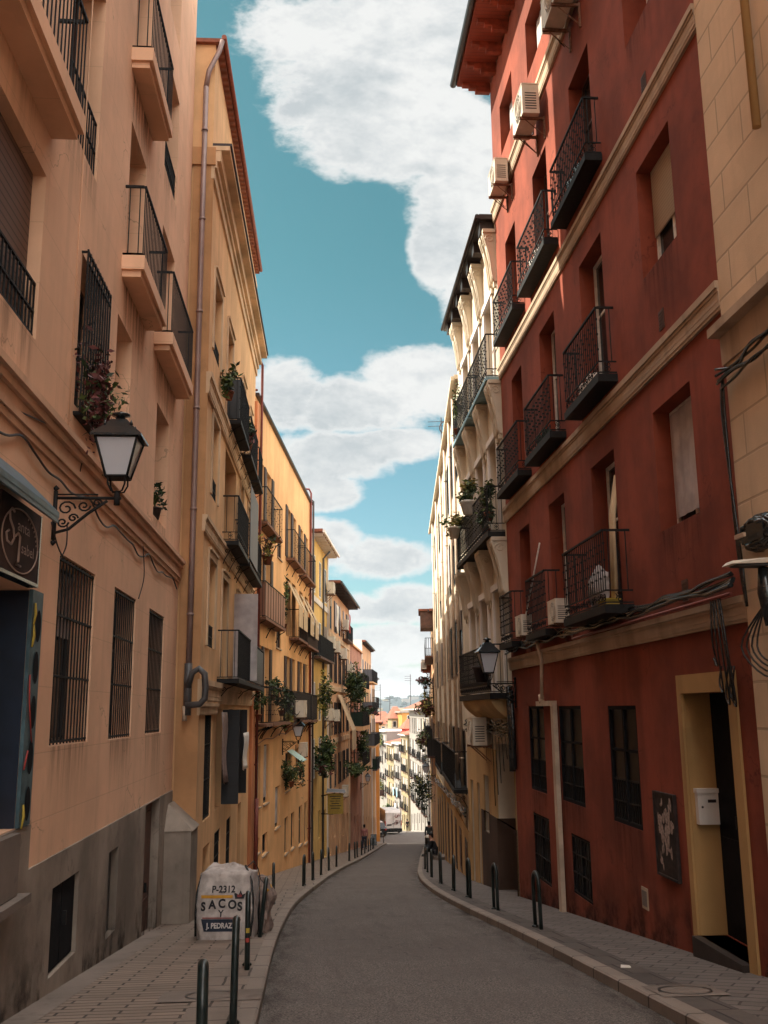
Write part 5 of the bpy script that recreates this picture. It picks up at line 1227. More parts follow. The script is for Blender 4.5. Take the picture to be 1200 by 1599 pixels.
M['navy'] = plain('navy_print', (.012,.018,.035), .7); M['yelprint'] = plain('yellow_print', (.55,.27,.03), .7); M['inkprint'] = plain('black_print', (.015,.014,.018), .7); M['redprint'] = plain('dark_red_print', (.20,.03,.03), .7); M['whprint'] = plain('pale_print', (.5,.45,.43), .7)
grid_patch(-.36,.28,.13,.31,on_front,18,6,.08).build('printed_panel', M['navy'], sk, fix=False)
grid_patch(-.37,.14,.615,.66,on_front,18,3).build('yellow_bar', M['yelprint'], sk, fix=False)
grid_patch(-.34,.27,.318,.334,on_front,18,2).build('red_line', M['redprint'], sk, fix=False)
def tx(s, size, x, z, mat, sxx=1.0, bold=0, sh=0): return text_mesh(s, size, lambda u, v: on_front(x+u, z+v, .011), sk, 'lettering', mat, bold=bold, sx=sxx, shear=sh)
tx('P-2312', .14, -.20, .70, M['inkprint'], .95, .004)
for ch, x, z in zip('SACOS', (-.37,-.24,-.09,.07,.22), (.435,.465,.48,.465,.435)): tx(ch, .175, x, z, M['inkprint'], .95, .007)
tx('Y', .145, -.085, .345, M['inkprint'], 1.0, .002)
tx('J. PEDRAZA', .108, -.265, .18, M['whprint'], .86, .004)
m = MB(); cx, cz = .25, .655    # crown emblem
P_ = [(-.075,-.05),(.075,-.05),(.10,.03),(.05,.01),(.015,.075),(-.02,.01),(-.07,.035),(-.10,.03)]
m.quad([on_front(cx+x*.9, cz+z, .012) for x, z in P_]); m.build('crown_emblem', M['inkprint'], sk, fix=False)
m = MB(); m.quad([on_front(cx+x*.42, cz-.0+z*.5, .016) for x, z in P_]); m.build('emblem_centre', M['redprint'], sk, fix=False)
m = MB()
for (pts) in ([on_side(-.33,.05,.01), on_side(-.33,.3,.012), on_side(-.32,.6,.012), on_side(-.33,.85,.015), Vector((.34,-.30,1.03)), Vector((.30,-.22,1.08))],
              [on_side(.2,.05,.01), on_side(.2,.5,.012), on_side(.2,.9,.014)],
              [Vector((-.455,-.33,.05)), Vector((-.47,-.33,.4)), Vector((-.455,-.33,.7)), Vector((-.40,-.30,.95))]):
    m = MB(); m.tube(pts, .020, 6); m.build('strap', M['blackp'], sk)
m = MB(); m.tube([Vector((.30,-.1,1.05)), Vector((.40,-.02,1.14)), Vector((.46,.1,1.02)), Vector((.50,.15,.85)), Vector((.55,.2,.78))], .008, 5)
m.build('cord', M['blackp'], sk)
# rubble bag behind it with yellow tie
s2 = thing('torn_sack', 'torn brownish sack with a yellow tie tucked behind the white rubble sack', 'sack', (-.92, 15.85, gz(15.85)+H)); s2.scale = (.82,.85,.92)
m = MB(); N = 40
for j in range(14):
    for i in range(N):
        def q(i_, j_):
            th = 2*math.pi*i_/N; v = j_/14; r_ = (.30+.05*math.sin(v*3))*(1-.55*max(0,v-.75)*4*.5); n = mn.noise(Vector((math.cos(th)*2, math.sin(th)*2, v*4)))*.10; return ((r_+n)*math.cos(th), (r_+n)*math.sin(th), v*.88+.05*mn.noise(Vector((th, v*3, 2))))
        m.quad([q(i,j),q((i+1)%N,j),q((i+1)%N,j+1),q(i,j+1)], 0, True)
m.quad([q(i,14) for i in range(N)]); m.build('sack', plain('dirty_sack', (.27,.20,.17), .9, 0, .45, 7, .8), s2)
m = MB(); m.tube([(.30*math.cos(t_), .30*math.sin(t_), .70+.03*math.sin(3*t_)) for t_ in [i*.4-2.4 for i in range(10)]], .030, 6); m.build('tie', M['yelprint'], s2)
# ------------------------------------------------------------------ air conditioners
def make_ac():
    r = thing('air_conditioner', 'x', 'air conditioner', group='outdoor air conditioner units')
    m = MB(); w, d, h = .82, .30, .56; y0 = .12
    m.box(-w/2,w/2,y0,y0+d,0,h); m.box(-w/2-.008,w/2+.008,y0-.006,y0+d+.008,h,h+.02); m.build('casing', M['acw'], r)
    m = MB(); cx = -.10; n = 24; yf = y0+d+.002
    m.quad([(cx+.235*math.cos(2*math.pi*i/n), yf, h/2+.235*math.sin(2*math.pi*i/n)) for i in range(n)])
    m.build('fan_opening', M['acd'], r)
    m = MB()
    for rr_ in (.235,.18,.12,.06): m.tube([(cx+rr_*math.cos(2*math.pi*i/n), yf+.012, h/2+rr_*math.sin(2*math.pi*i/n)) for i in range(n+1)], .006, 4)
    for i in range(8): a = math.pi*i/8; m.tube([(cx-.235*math.cos(a),yf+.012,h/2-.235*math.sin(a)),(cx+.235*math.cos(a),yf+.012,h/2+.235*math.sin(a))], .004, 4)
    m.build('fan_grille', M['acw'], r)
    m = MB()
    for k in range(7): m.box(-w/2-.004, -w/2, y0+.05, y0+d-.05, .08+.05*k, .10+.05*k)
    m.build('side_vents', M['acd'], r)
    for x in (-.28,.28):
        m = MB(); m.box(x-.02,x+.02,0,y0+d+.03,-.045,-.002); m.box(x-.02,x+.02,.0,.03,-.40,.02); m.tube([(x,.03,-.34),(x,y0+d*.8,-.04)], .012, 4); m.build('bracket', M['rust'], r)
    m = MB(); m.tube([(w/2,y0+.1,.12),(w/2+.08,y0+.05,.08),(w/2+.12,.02,.2),(w/2+.13,.015,.5)], .016, 5); m.tube([(w/2,y0+.15,.2),(w/2+.12,y0+.1,.1),(w/2+.15,.02,-.1)], .009, 5); m.build('hose', M['blackp'], r)
    return r
ac = make_ac(); acs = []
def put_ac(pl, px, py, label, d=.0, sc=1.0, s=None, z=None):
    global ac
    o = ac if not acs else dup(ac); o['label'] = label; a, zz_ = pl.w(px, py, .25)
    place(o, pl, a if s is None else s, zz_ if z is None else z, d); o.scale = (sc,)*3; acs.append(o); return o
put_ac(R1, 826, 198, 'largest air conditioner on the terracotta house, just below the eave end', sc=1.12)
put_ac(R1, 780, 297, 'air conditioner on the terracotta house, lower of the two at its far upper corner', sc=1.0)
put_ac(R1, 876, 26, 'air conditioner cut by the top edge of the photo above the terracotta house balconies', sc=1.12)
for (fl, i, lb) in ((zf1,2,'air conditioner on the floor of the far lowest balcony of the terracotta house'),(zf1,1,'air conditioner on the floor of the middle lowest balcony of the terracotta house')):
    w = win1[i]; put_ac(R1, 0, 0, lb, s=w[0]+.10 if i == 1 else w[0]+.05, z=fl+.04, sc=.72)
put_ac(B3, 463, 1119, 'white slatted air conditioner hanging on the lowest balcony of the orange house', s=B3.w(462,1119,.5)[0], z=B3.w(462,1120,.5)[1], d=.42, sc=1.1)
put_ac(B3, 473, 1181, 'air conditioner under the lowest balconies of the orange house beside the lantern', sc=1.0)
put_ac(R2, 750, 1163, 'air conditioner under the low balcony of the corbelled house', sc=1.2)
for (px, py, lb) in ((516,928,'air conditioner just under the timber eave of the salmon house'),(517,1013,'air conditioner nearest the camera in the upper row on the salmon house'),(525,1019,'middle air conditioner of the upper row on the salmon house'),(536,1029,'farthest air conditioner of the upper row on the salmon house'),(514,1125,'air conditioner nearest the camera in the lower row on the salmon house'),(524,1126,'second air conditioner in the lower row on the salmon house'),(539,984,'air conditioner under the roof box at the end of the salmon house'),(546,1052,'air conditioner above the big hanging greenery of the brick and cream house'),(538,1243,'air conditioner on the left wall beside the yellow hanging sign')):
    put_ac(L4, px, py, lb, sc=1.15)
_s = 9.0; _q = R4.p(_s,0,.5); _r = ray(672,1045); put_ac(R4, 672, 1035, 'caged air conditioner on the right skyline above the geraniums', sc=1.1, s=_s, z=1.6+_r.z/_r.y*_q.y, d=.3)
# ------------------------------------------------------------------ plants
def foliage(m, c, rx, ry, rz, n, size=.07, rr=RND, hang=0.0, mis=(0,1)):
    cl = [(Vector((rr.gauss(0,.45)*rx, rr.gauss(0,.45)*ry, rr.gauss(0,.45)*rz)), rr.choice(mis)) for _ in range(max(3, n//26))]
    for i in range(n):
        cc, mi = cl[i % len(cl)]
        p = Vector(c)+cc+Vector((rr.gauss(0,.22)*rx, rr.gauss(0,.22)*ry, rr.gauss(0,.22)*rz-(abs(rr.gauss(0,hang)) if hang else 0)))
        a = Vector((rr.uniform(-1,1), rr.uniform(-1,1), rr.uniform(-.7,.7))).normalized(); b_ = a.cross(Vector((rr.uniform(-1,1), rr.uniform(-1,1), rr.uniform(-1,1)))).normalized(); s = size*rr.uniform(.35,1.5)
        m.quad([p-a*s, p+b_*s*.42, p+a*s, p-b_*s*.42], mi if rr.random() > .12 else rr.choice(mis))
def plant(pl, s, z, d, w, h, n, label, mats=('leafd','leafl'), pot='pot', hang=0.0, size=.07, blades=0, pw=None, name='potted_plant', cat='potted plant', dep=None):
    base = pl.p(s, z, d); r = thing(name, label, cat, tuple(base), world=True, group='plants on the balconies and sills'); pw = pw or min(.22, w*.4)
    if pot:
        m = MB(); m.lathe(tuple(base), [(pw*.32,0),(pw*.5,.02+pw*.7),(pw*.58,.02+pw*.72),(pw*.56,pw*.9),(pw*.3,pw*.86)], 10); m.build('pot', M[pot], r)
        z0_ = pw*.8
    else: z0_ = 0
    m = MB(); dd = dep or w*.5; t = pl.t; c = base+Vector((0,0,z0_+h*.42))
    foliage(m, c, max(abs(t.x)*w, abs(pl.n.x)*dd)*.62, max(abs(t.y)*w, abs(pl.n.y)*dd)*.62, h*.5, n, size, hang=hang, mis=tuple(range(len(mats))))
    for i in range(blades):
        th = RND.uniform(0,6.28); L = h*RND.uniform(.7,1.1); q = base+Vector((0,0,z0_)); k = Vector((math.cos(th), math.sin(th), 0)); pr_ = q; wd = Vector((-k.y,k.x,0))*.012
        for j in range(1,5):
            u = j/4; nx_ = q+k*L*.6*u*u+Vector((0,0,L*(u-.45*u*u))); m.quad([pr_-wd*(1.1-u), pr_+wd*(1.1-u), nx_+wd*(1-u), nx_-wd*(1-u)], i % len(mats)); pr_ = nx_
    m.build('foliage', [M[x] for x in mats], r, fix=False)
    return r
cg = up[2]
plant(B1, (cg.s0+cg.s1)/2, cg.z0-.08, .10, 1.0, 1.15, 900, 'dark red leafed creeper filling the barred window cage of the peach building', ('leafr','leafr','leafd','leafl'), None, size=.045, hang=.15, name='window_creeper', cat='creeper', dep=.25)
w_ = up[1]; plant(B1, w_.s0+.45, w_.z0+.0, -.05, .6, .5, 200, 'green spiky plant on the sill of the far first floor window of the peach building', ('leafd','leafl'), 'potd', blades=30, size=.05)
for i, (x, y, d, w, h, lb, mt) in enumerate(((357,650,.2,.6,.7,'grey green bushy plant at the near end of the top balcony of the cream house',('leafd','leafl')),(384,668,.2,.7,.9,'yellow green plant on the second upper balcony of the cream house',('leafl','leafy','leafd')),(389,690,.3,.5,.6,'small reddish plant at the far end of the upper balcony of the cream house',('leafd','leafr')))):
    s, z = B2.w(x, y, d); plant(B2, s, zbA+.05, d, w, h, 260, lb, mt)
s, z = B2.w(397,830,.55); plant(B2, 11.5, zbB+.55, .55, .8, .9, 200, 'straggly dry plant in a terracotta pot on the middle cream house balcony corner', ('leafy','leafr','leafd'), 'pot', blades=40, pw=.34)
plant(B2, 9.2, zbC+.05, .3, .35, .45, 220, 'pale mop head standing by the open shutter of the low cream house balcony', ('curtain','curtain'), None, name='mop', cat='mop', hang=.12, size=.04).location.z += 1.0
for (x,y,d,w,h,lb,mt,n) in ((426,1080,.3,.9,.7,'fern like plants on the lowest near balcony rail of the orange house',('leafd','leafl'),260),(404,1110,.2,.8,.9,'dark bushy plant inside the near end of the lowest orange house balcony',('leafd','leafd','leafl'),240),(440,1105,.3,1.2,.9,'dark shrub filling the far end of the near lowest orange house balcony',('leafd','leafd'),380),(447,1130,.2,.8,.6,'yellow flowering plant under the lowest balcony of the orange house',('leafy','leafl'),150)):
    s, z = B3.w(x,y,d); plant(B3, s, z-.3, d, w, h, n, lb, mt)
s, z = B3.w(449,960,.3); plant(B3, s, fMid+.1, .2, .5, 1.6, 260, 'tall climbing plant at the near end of the awning balcony on the orange house', ('leafd','leafl'))
s, z = B3.w(457,1205,.35); plant(B3, s-.2, z-.55, .35, 1.3, 1.0, 500, 'large trailing plant under the mint window canopy', ('leafd','leafd','leafl'), blades=50, hang=.1); plant(B3, s+.7, z-.2, .45, .9, .4, 160, 'rust coloured flowers under the far end of the mint window canopy', ('leafr','leafy','leafd'), None)
s, z = B3.w(474,1200,.3); plant(B3, s, z-.3, .2, .7, 1.2, 260, 'dark hanging plant below the lantern side air conditioner', ('leafd','leafd'), None, hang=.3)
def l4plant(px, py, d, w, h, n, lb, mt=('leafd','leafl'), **k):
    s, z = L4.w(px, py, d); s = min(max(s,.5),56); return plant(L4, s, z-h*.4, d, w*.75, h*.85, int(n*1.7), lb, mt, size=.115, **k)
l4plant(506,1085,.4,1.6,2.0,330,'yellow green creeper hanging down the yellow house front',('leafd','leafy','leafl'),pot=None,name='hanging_creeper',cat='creeper')
l4plant(507,1172,.45,1.8,1.9,480,'dense dark climbing plant over the lower balcony of the yellow house',('leafd','leafd','leafd','leafl'),pot=None,name='hanging_creeper',cat='creeper')
l4plant(508,1202,.5,2.0,1.0,260,'dark plants with a few reddish leaves along the low balcony of the yellow house',('leafd','leafr','leafd'),pot='potd')
l4plant(553,1068,.8,2.8,2.6,900,'big mass of hanging greenery on the top balcony of the brick and cream house',('leafd','leafd','leafd','leafl'),pot=None,name='hanging_creeper',cat='creeper')
l4plant(560,1075,.9,1.6,2.8,380,'lighter green trailing stems at the far end of the top overgrown balcony',('leafl','leafd','leafy'),pot=None,name='hanging_creeper',cat='creeper')
l4plant(556,1204,.9,2.8,1.0,420,'leafy plants spilling over the lowest cream balcony of the brick house',('leafd','leafl','leafl'),pot='potd')
l4plant(568,1165,.7,1.6,2.6,500,'tall yucca like plant between the two grey panelled balconies',('leafd','leafl'),blades=60)
l4plant(575,1112,.9,2.6,.9,350,'spiky red green plants on top of the upper grey panelled balcony',('leafl','leafr','leafd'),blades=50)
def r2plant(s, zf, d, w, h, n, lb, mt=('leafd','leafl'), **k): return plant(R2, s, zf, d, w, h, n, lb, mt, **k)
r2plant(.6, zb2+.35, .30, .6, .8, 250, 'green leafy plant at the near end of the middle balcony of the corbelled house', ('leafl','leafd'), blades=10)
r2plant(2.6, zb2+.9, .50, .9, .7, 380, 'yellow green plant in a pale planter on the middle balcony of the corbelled house', ('leafl','leafy','leafd'), pot='framew', pw=.4)
r2plant(5.0, zb2+.7, .55, .9, .6, 350, 'trailing yellow green plant in a hanging basket at the far end of the middle balcony', ('leafl','leafy'), pot='acw', pw=.35, hang=.12)
r2plant(1.4, zb2+.1, .25, .7, .6, 220, 'low green plant behind the rail of the middle balcony of the corbelled house')
r2plant(5.6, zb3+.1, .30, .5, 1.2, 200, 'thin climbing plant at the far end of the blue edged balcony')
r2plant(.7, zb1+.25, .58, .3, .2, 20, 'dark flower pot hung on the low balcony under the right hand lantern', ('leafd',), pot='potd', pw=.42)
def fixr4(px, py, d, s_=None):
    s = R4.w(px, py, d)[0] if s_ is None else s_
    if not 1 < s < 45: s = {684:2.0, 668:10.0, 672:13.0}.get(px, 12.0)
    q = R4.p(s, 0, d); r = ray(px, py); return s, 1.6+r.z/r.y*q.y
def r4plant(px, py, d, w, h, n, lb, mt, **k):
    s, z = fixr4(px, py, d); return plant(R4, s, z-h*.4, d, w*.7, h*.8, int(n*2), lb, mt, size=.10, **k)
r4plant(684,1106,.5,2.6,1.3,500,'yellow flowering plants on the balcony of the right row just before the ivory house',('leafy','leafl','leafr'))
r4plant(668,1068,.5,2.2,.9,300,'red geraniums on the highest far balcony of the right row',('leafr','leafd'))
r4plant(672,1160,.7,2.2,1.6,450,'pink and yellow flowers on the lower far balcony of the right row',('leafr','leafy','leafl'))
r4plant(668,1230,.8,3.0,2.4,500,'large dark round shrub at the lowest balcony of the right row',('leafd','leafd','leafy'),pot=None)
# far sunny balcony plants
for i, (nm, lb) in enumerate(((0,'bushy yellow green plants on the top balcony of the pinkish white far house'),(1,'yellow green bush on the lower balcony of the pinkish white far house'))):
    pl = PL(13.8,190,12.6,204,False); plant(pl, 6, [-5.4,-14.5][i], .4, 5.5, 3.0, 900, lb, ('leafl','leafy','leafd'), None, size=.22)
pl = PL(14.4,180,13.8,190,False); plant(pl, 5, -17.0, .4, 4, 1.8, 400, 'dark plants on the lowest balcony of the cream far house', ('leafd','leafl'), None, size=.2)
# ------------------------------------------------------------------ laundry, cloth, hanging things
def cloth(pl, s0, s1, zt_, zb_, d, mat, label, name='laundry', cat='laundry', drift=0.0, n=10, group='washing hung from the balconies'):
    m = MB(); rr = random.Random(int(abs(s0)*100)); T = 8; G = {}
    for i in range(n+1):
        for j in range(T+1):
            u, v = i/n, j/T; G[i,j] = pl.p(s0+(s1-s0)*u+drift*v*v, zt_+(zb_-zt_)*v, d+.035*math.sin(u*9+v*2)*v+.02*math.sin(v*7))
    for i in range(n):
        for j in range(T): m.quad([G[i,j],G[i+1,j],G[i+1,j+1],G[i,j+1]], 0, True)
    o = m.build(name, mat, fix=False); sm = o.modifiers.new('thick','SOLIDIFY'); sm.thickness = .008
    bm = bmesh.new(); bm.from_mesh(o.data); bmesh.ops.remove_doubles(bm, verts=bm.verts, dist=.0005); bm.to_mesh(o.data); bm.free(); tag(o, label, cat, group); return o
M['check'] = pavers('checked_cloth', .06, .05, (.32,.22,.20), (.14,.07,.07), (.45,.36,.33), .012)
s, z = B2.w(346,1112,.12)
cloth(B2, s-.15, s+1.0, z, B2.w(347,1228,.2)[1], .14, M['check'], 'checked cloth hanging from the lowest cream house window with black shutters', drift=.5)
s, z = B2.w(382,1150,.35); cloth(B2, s-.9, s+.5, z+.1, B2.w(383,1196,.3)[1], .40, M['sheet'], 'white shirt like cloth hanging at the far corner of the cream house', drift=-.2)
for i, (a, zt_, zb_) in enumerate(((471,950,978),(479,958,985),(489,968,990),(496,972,998))):
    s, z = B3.w(a,zt_,.5); cloth(B3, s-.45, s+.45, z, B3.w(a,zb_,.5)[1], .46 if i < 2 else .50, M['sheet'], ['cream towel hanging over the awning balcony of the orange house, nearest','second towel hanging over the awning balcony of the orange house','narrow pale towel before the far drainpipe of the orange house','white sheet at the far end of the orange house balconies'][i])
s, z = L4.w(527,945,.6); cloth(L4, s-.5, s+.9, z, z-1.6, .6, M['sheet'], 'white sheet drying below the timber eave of the salmon house')
s, z = L4.w(544,960,.6); cloth(L4, s-.5, s+.5, z, z-1.2, .7, M['redp'], 'dark red washing on the far top balcony of the salmon house')
s, z = L4.w(553,1110,.9); 
m = MB(); pts = [L4.p(s-2.6,z+1.0,.1), L4.p(s+.6,z+1.0,.1), L4.p(s+.6,z-1.2,1.0), L4.p(s-2.6,z-1.2,1.0)]; m.hexa([p_-Vector((0,0,.02)) for p_ in pts]+pts); m.pb(L4, s-2.6, s+.6, z-2.4, z-1.21, .98, 1.0)
m.build('awning', M['canvas'], r6)
pl = PL(14.9,171,14.4,180,False)
for i in range(3): cloth(pl, 1.2+i*2.2, 2.9+i*2.2, [-11.6,-14.4,-11.8][i], [-13.2,-16.0,-13.3][i], .55, M['bluei'] if i != 1 else M['sheet'], ['pale blue washing on the near rail of the blue laundry far house','white washing on the lower rail of the blue laundry far house','pale blue washing on the far rail of the blue laundry far house'][i])
# cloths and clutter on the terracotta house balconies
w = win1[0]; tube_ = MB()
for k, (a, b_) in enumerate(((.0,.0),(.07,.03),(-.05,.05))): tube_.tube([R1.p(w[0]+.05+a,zf1+.05,.10), R1.p(w[0]+.12+a,zf1+1.4,.04), R1.p(w[0]+.20+a,zf1+2.05,-.10)], .035, 6)
ob = tube_.build('rolled_awning', M['canvas']); tag(ob, 'rolled pale fabric standing upright on the near lowest balcony of the terracotta house', 'rolled fabric')
m = MB(); 
for i in range(12):
    for j in range(8):
        def q(i_, j_): u, v = i_/12, j_/8; return R1.p(w[0]+.35+1.0*u, zf1+.05+.62*v*(1-.15*math.cos(u*6)), .08+.16*math.sin(math.pi*u)*math.sin(math.pi*v)+.02*mn.noise(Vector((u*6,v*6,0))))
        m.quad([q(i,j),q(i+1,j),q(i+1,j+1),q(i,j+1)], 0, True)
ob = m.build('covered_bundle', M['curtain'], fix=False); tag(ob, 'grey covered bundle behind the rail of the near lowest balcony of the terracotta house', 'bundle')
m = MB(); m.pb(R1, w[0]-.15, w[0]+.25, zf1+.02, zf1+.10, .10, .30); m.pb(R1, w[0]-.17, w[0]+.27, zf1+.101, zf1+.125, .08, .32); ob = m.build('yellow_tray', M['yel']); tag(ob, 'small yellow tray on the near lowest balcony of the terracotta house', 'tray')
for i, (wn, zf, k, lb, mt) in enumerate(((win2[0],zf2,.5,'white cloths and jars behind the rail of the near middle storey balcony','sheet'),(win2[1],zf2,.5,'dark green pots behind the rail of the central middle storey balcony','greenc'),(win3[0],zf3,.5,'pale blue grey box behind the near top balcony rail','bluei'),(win3[1],zf3,.4,'white box behind the central top balcony rail','sheet'))):
    m = MB(); a = wn[0]+.3
    for j in range(4): m.lathe(tuple(R1.p(a+.22*j, zf+.0, .13)), [(.06,0),(.075,.12),(.07,.22+.06*(j%2)),(.04,.26+.06*(j%2)),(0,.27+.06*(j%2))], 8)
    ob = m.build('storage_jars', M[mt]); tag(ob, lb, 'jars')
# hanging yellow sign on the left
sgn = thing('hanging_sign', 'yellow hanging sign with dark lines of writing on the left pavement side', 'hanging sign', tuple(L4.p(ls(524,.8),0,.8)), world=True)
s, z = L4.w(524,1252,.75); c = L4.p(s, z, .75); m = MB(); m.box(c.x-.42,c.x+.42,c.y-.05,c.y+.05,c.z-.62,c.z+.42); m.build('panel', plain('sign_yellow', (.30,.20,.035), .7), sgn)
m = MB()
for k, (w_, o_) in enumerate(((.30,0),(.24,.03),(.12,-.15),(.12,.12),(.2,0),(.3,0),(.24,0))):
    zz_ = c.z+.28-.12*(k if k < 3 else k-1); m.box(c.x+o_-w_,c.x+o_+w_,c.y-.056,c.y-.051,zz_-.02,zz_+.02,0)
m.build('writing', [M['inkprint']], sgn)
m = MB(); m.hexa([(c.x-.5,c.y-.16,c.z+.50),(c.x+.55,c.y-.16,c.z+.46),(c.x+.55,c.y+.16,c.z+.46),(c.x-.5,c.y+.16,c.z+.50),(c.x-.42,c.y-.02,c.z+.68),(c.x+.5,c.y-.02,c.z+.62),(c.x+.5,c.y+.1,c.z+.62),(c.x-.42,c.y+.1,c.z+.68)]); m.build('cover', M['slate'], sgn)
m = MB(); q2 = L4.p(s,z+.3,0); m.tube([tuple(q2), (c.x,c.y,c.z+.44)], .03, 5); m.tube([tuple(L4.p(s,z-.6,0)), (c.x-.1,c.y,c.z-.62)], .03, 5); m.build('bracket', M['black'], sgn)
# sandwich board
x, y = gpt(584,1320,H); m = MB()
for sg_ in (-1,1): m.hexa([(x-.25,y+sg_*.3,gz(y)+H),(x+.25,y+sg_*.3,gz(y)+H),(x+.25,y+sg_*.33,gz(y)+H),(x-.25,y+sg_*.33,gz(y)+H),(x-.25,y+sg_*.01,gz(y)+H+.95),(x+.25,y+sg_*.01,gz(y)+H+.95),(x+.25,y+sg_*.04,gz(y)+H+.95),(x-.25,y+sg_*.04,gz(y)+H+.95)])
ob = m.build('sandwich_board', M['blackp']); tag(ob, 'small dark sandwich board on the left kerb in the distance', 'sandwich board')
# aerials against the sky
def aerial(px, py, D, h, label, arms=3):
    a = ray(px, py); x, z = a.x/a.y*D, 1.6+a.z/a.y*D; r = thing('rooftop_aerial', label, 'aerial', (x, D, z-h), world=True, group='rooftop aerials'); m = MB(); m.tube([(x,D,z-h),(x,D,z)], .03*max(1,D/90), 5); m.build('mast', M['gutter'], r)
    m = MB()
    for k in range(arms): zz_ = z-.25*(k+1)*max(1,D/120); m.tube([(x-.7*max(1,D/120),D,zz_),(x+.15,D,zz_+.05)], .014*max(1,D/90), 4)
    m.build('antenna', M['gutter'], r)
aerial(689, 652, 48, 3.2, 'thin aerial on the roof of the tall ivory house', 2); aerial(594, 1068, 215, 9, 'tall thin mast above the left far rooftops'); aerial(641, 1053, 160, 8.5, 'tall thin mast rising behind the clay hip roof'); aerial(609, 1086, 240, 5, 'short aerial above the pink tiled far house')
s, z = R3.w(697, 655); m = MB(); c = R3.p(20,0,0); a = ray(697,668); D = 47.5; x, z = a.x/a.y*D, 1.6+a.z/a.y*D
m.tube([(x+.35*math.cos(i*.5), D, z+.35*math.sin(i*.5)) for i in range(14)], .03, 5); ob = m.build('roof_hoop', M['gutter']); tag(ob, 'small metal hoop at the roof edge of the tall ivory house', 'hoop')
# ------------------------------------------------------------------ van and car beyond the crossing
def prism(m, prof, x0, x1, mi=0, axis='x', taper=None):
    n = len(prof); A = []; Bq = []
    for (y, z) in prof:
        t_ = taper(z) if taper else 0; A.append((x0+t_, y, z)); Bq.append((x1-t_, y, z))
    for i in range(n): j = (i+1) % n; m.quad([A[i],A[j],Bq[j],Bq[i]], mi)
    m.quad(A[::-1], mi); m.quad(Bq, mi)
van = thing('parked_van', 'tall white panel van with red and dark graffiti on its rear doors', 'van')
M['vanp'] = plain('white_van_paint', (.62,.56,.53), .35, 0, .12, 1.2, spec=.6)
m = MB(); tp = lambda z: max(0, (z-1.3)*.11)
prism(m, [(0,.42),(0.0,1.2),(.06,2.35),(.22,2.58),(.5,2.63),(3.9,2.62),(4.4,2.35),(5.1,1.45),(5.7,1.15),(5.85,.8),(5.85,.42)], -1.0, 1.0, taper=tp); m.build('body', M['vanp'], van)
m = MB(); m.box(-1.02,1.02,-.10,.2,.28,.62); m.box(-1.0,1.0,.0,5.8,.22,.45); m.build('bumper', M['blackp'], van)
m = MB(); m.box(-.012,.012,-.012,.02,.62,2.35); m.box(-.86,-.84,-.012,.03,.62,2.3); m.box(.84,.86,-.012,.03,.62,2.3); m.box(-.85,.85,-.01,.0,.63,.66); m.build('door_seam', M['framed'], van)
m = MB(); m.box(-.72,-.2,-.03,-.01,.95,1.1); m.box(-.10,.06,-.04,-.0,1.1,1.2); m.build('number_plate_recess', M['framed'], van)
for sx_ in (-1,1):
    m = MB(); m.box(sx_*.93-.05,sx_*.93+.05,-.03,.05,.95,1.5); m.build('tail_light', M['redp'], van)
m = MB(); rr = random.Random(4)
for k in range(7):
    cx = rr.uniform(.18,.7); cz = rr.choice([1.2,1.35,2.0,2.15]); R_ = rr.uniform(.1,.2); m.tube([(cx+R_*math.cos(i*.5+k), -.013-.002*k, cz+R_*.9*math.sin(i*.5+k)) for i in range(10)], .03, 4, k % 2)
m.build('graffiti', [M['redprint'], M['inkprint']], van)
def wheels(root, xs, ys, r_):
    for x in xs:
        for y in ys:
            m = MB(); m.tube([(x-.1,y,r_),(x+.1,y,r_)], r_, 18); w_ = m.build('wheel', M['blackp'], root); m = MB(); m.tube([(x-.105,y,r_),(x+.105,y,r_)], r_*.58, 12); m.build('rim', M['slate'], w_)
wheels(van, (-.85,.85), (1.1,4.8), .35)
for sx_ in (-1,1): m = MB(); m.box(sx_*1.08-.08,sx_*1.08+.08,4.3,4.4,1.5,1.85); m.build('mirror', M['blackp'], van)
vx = lambda px, D: ray(px,1290).x/ray(px,1290).y*D
van.location = (vx(614.5,114.5), 114.5, gz(114.5)+.02); van.rotation_euler = (0,0,math.radians(6))
car = thing('parked_car', 'dark parked car with pale roof edge half hidden beside the white van', 'car')
m = MB(); prism(m, [(0,.3),(-.02,.9),(.12,1.0),(4.1,.85),(4.25,.6),(4.25,.3)], -.86, .86); m.build('body', M['blackp'], car)
m = MB(); prism(m, [(.1,1.0),(.55,1.44),(2.3,1.48),(3.2,1.02),(3.2,.95),(.1,.95)], -.78, .78, taper=lambda z: max(0,(z-.95)*.3)); cb = m.build('cabin', M['framed'], car)
m = MB(); m.quad([(-.62,.13,1.05),(.62,.13,1.05),(.55,.5,1.41),(-.55,.5,1.41)]); m.build('rear_window', M['glass'], cb); m = MB(); m.box(-.60,.60,.6,2.2,1.485,1.50); m.build('roof_panel', M['vanp'], cb)
for sx_ in (-1,1): m = MB(); m.box(sx_*.72-.1,sx_*.72+.1,-.04,.02,.7,.9); m.build('tail_light', M['redp'], car)
m = MB(); m.box(-.25,.25,-.045,-.02,.5,.62); m.build('number_plate', M['framew'], car); wheels(car, (-.75,.75), (.8,3.4), .31)
car.location = (vx(592.5,110.5), 110.5, gz(110.5)+.02); car.rotation_euler = (0,0,math.radians(5))
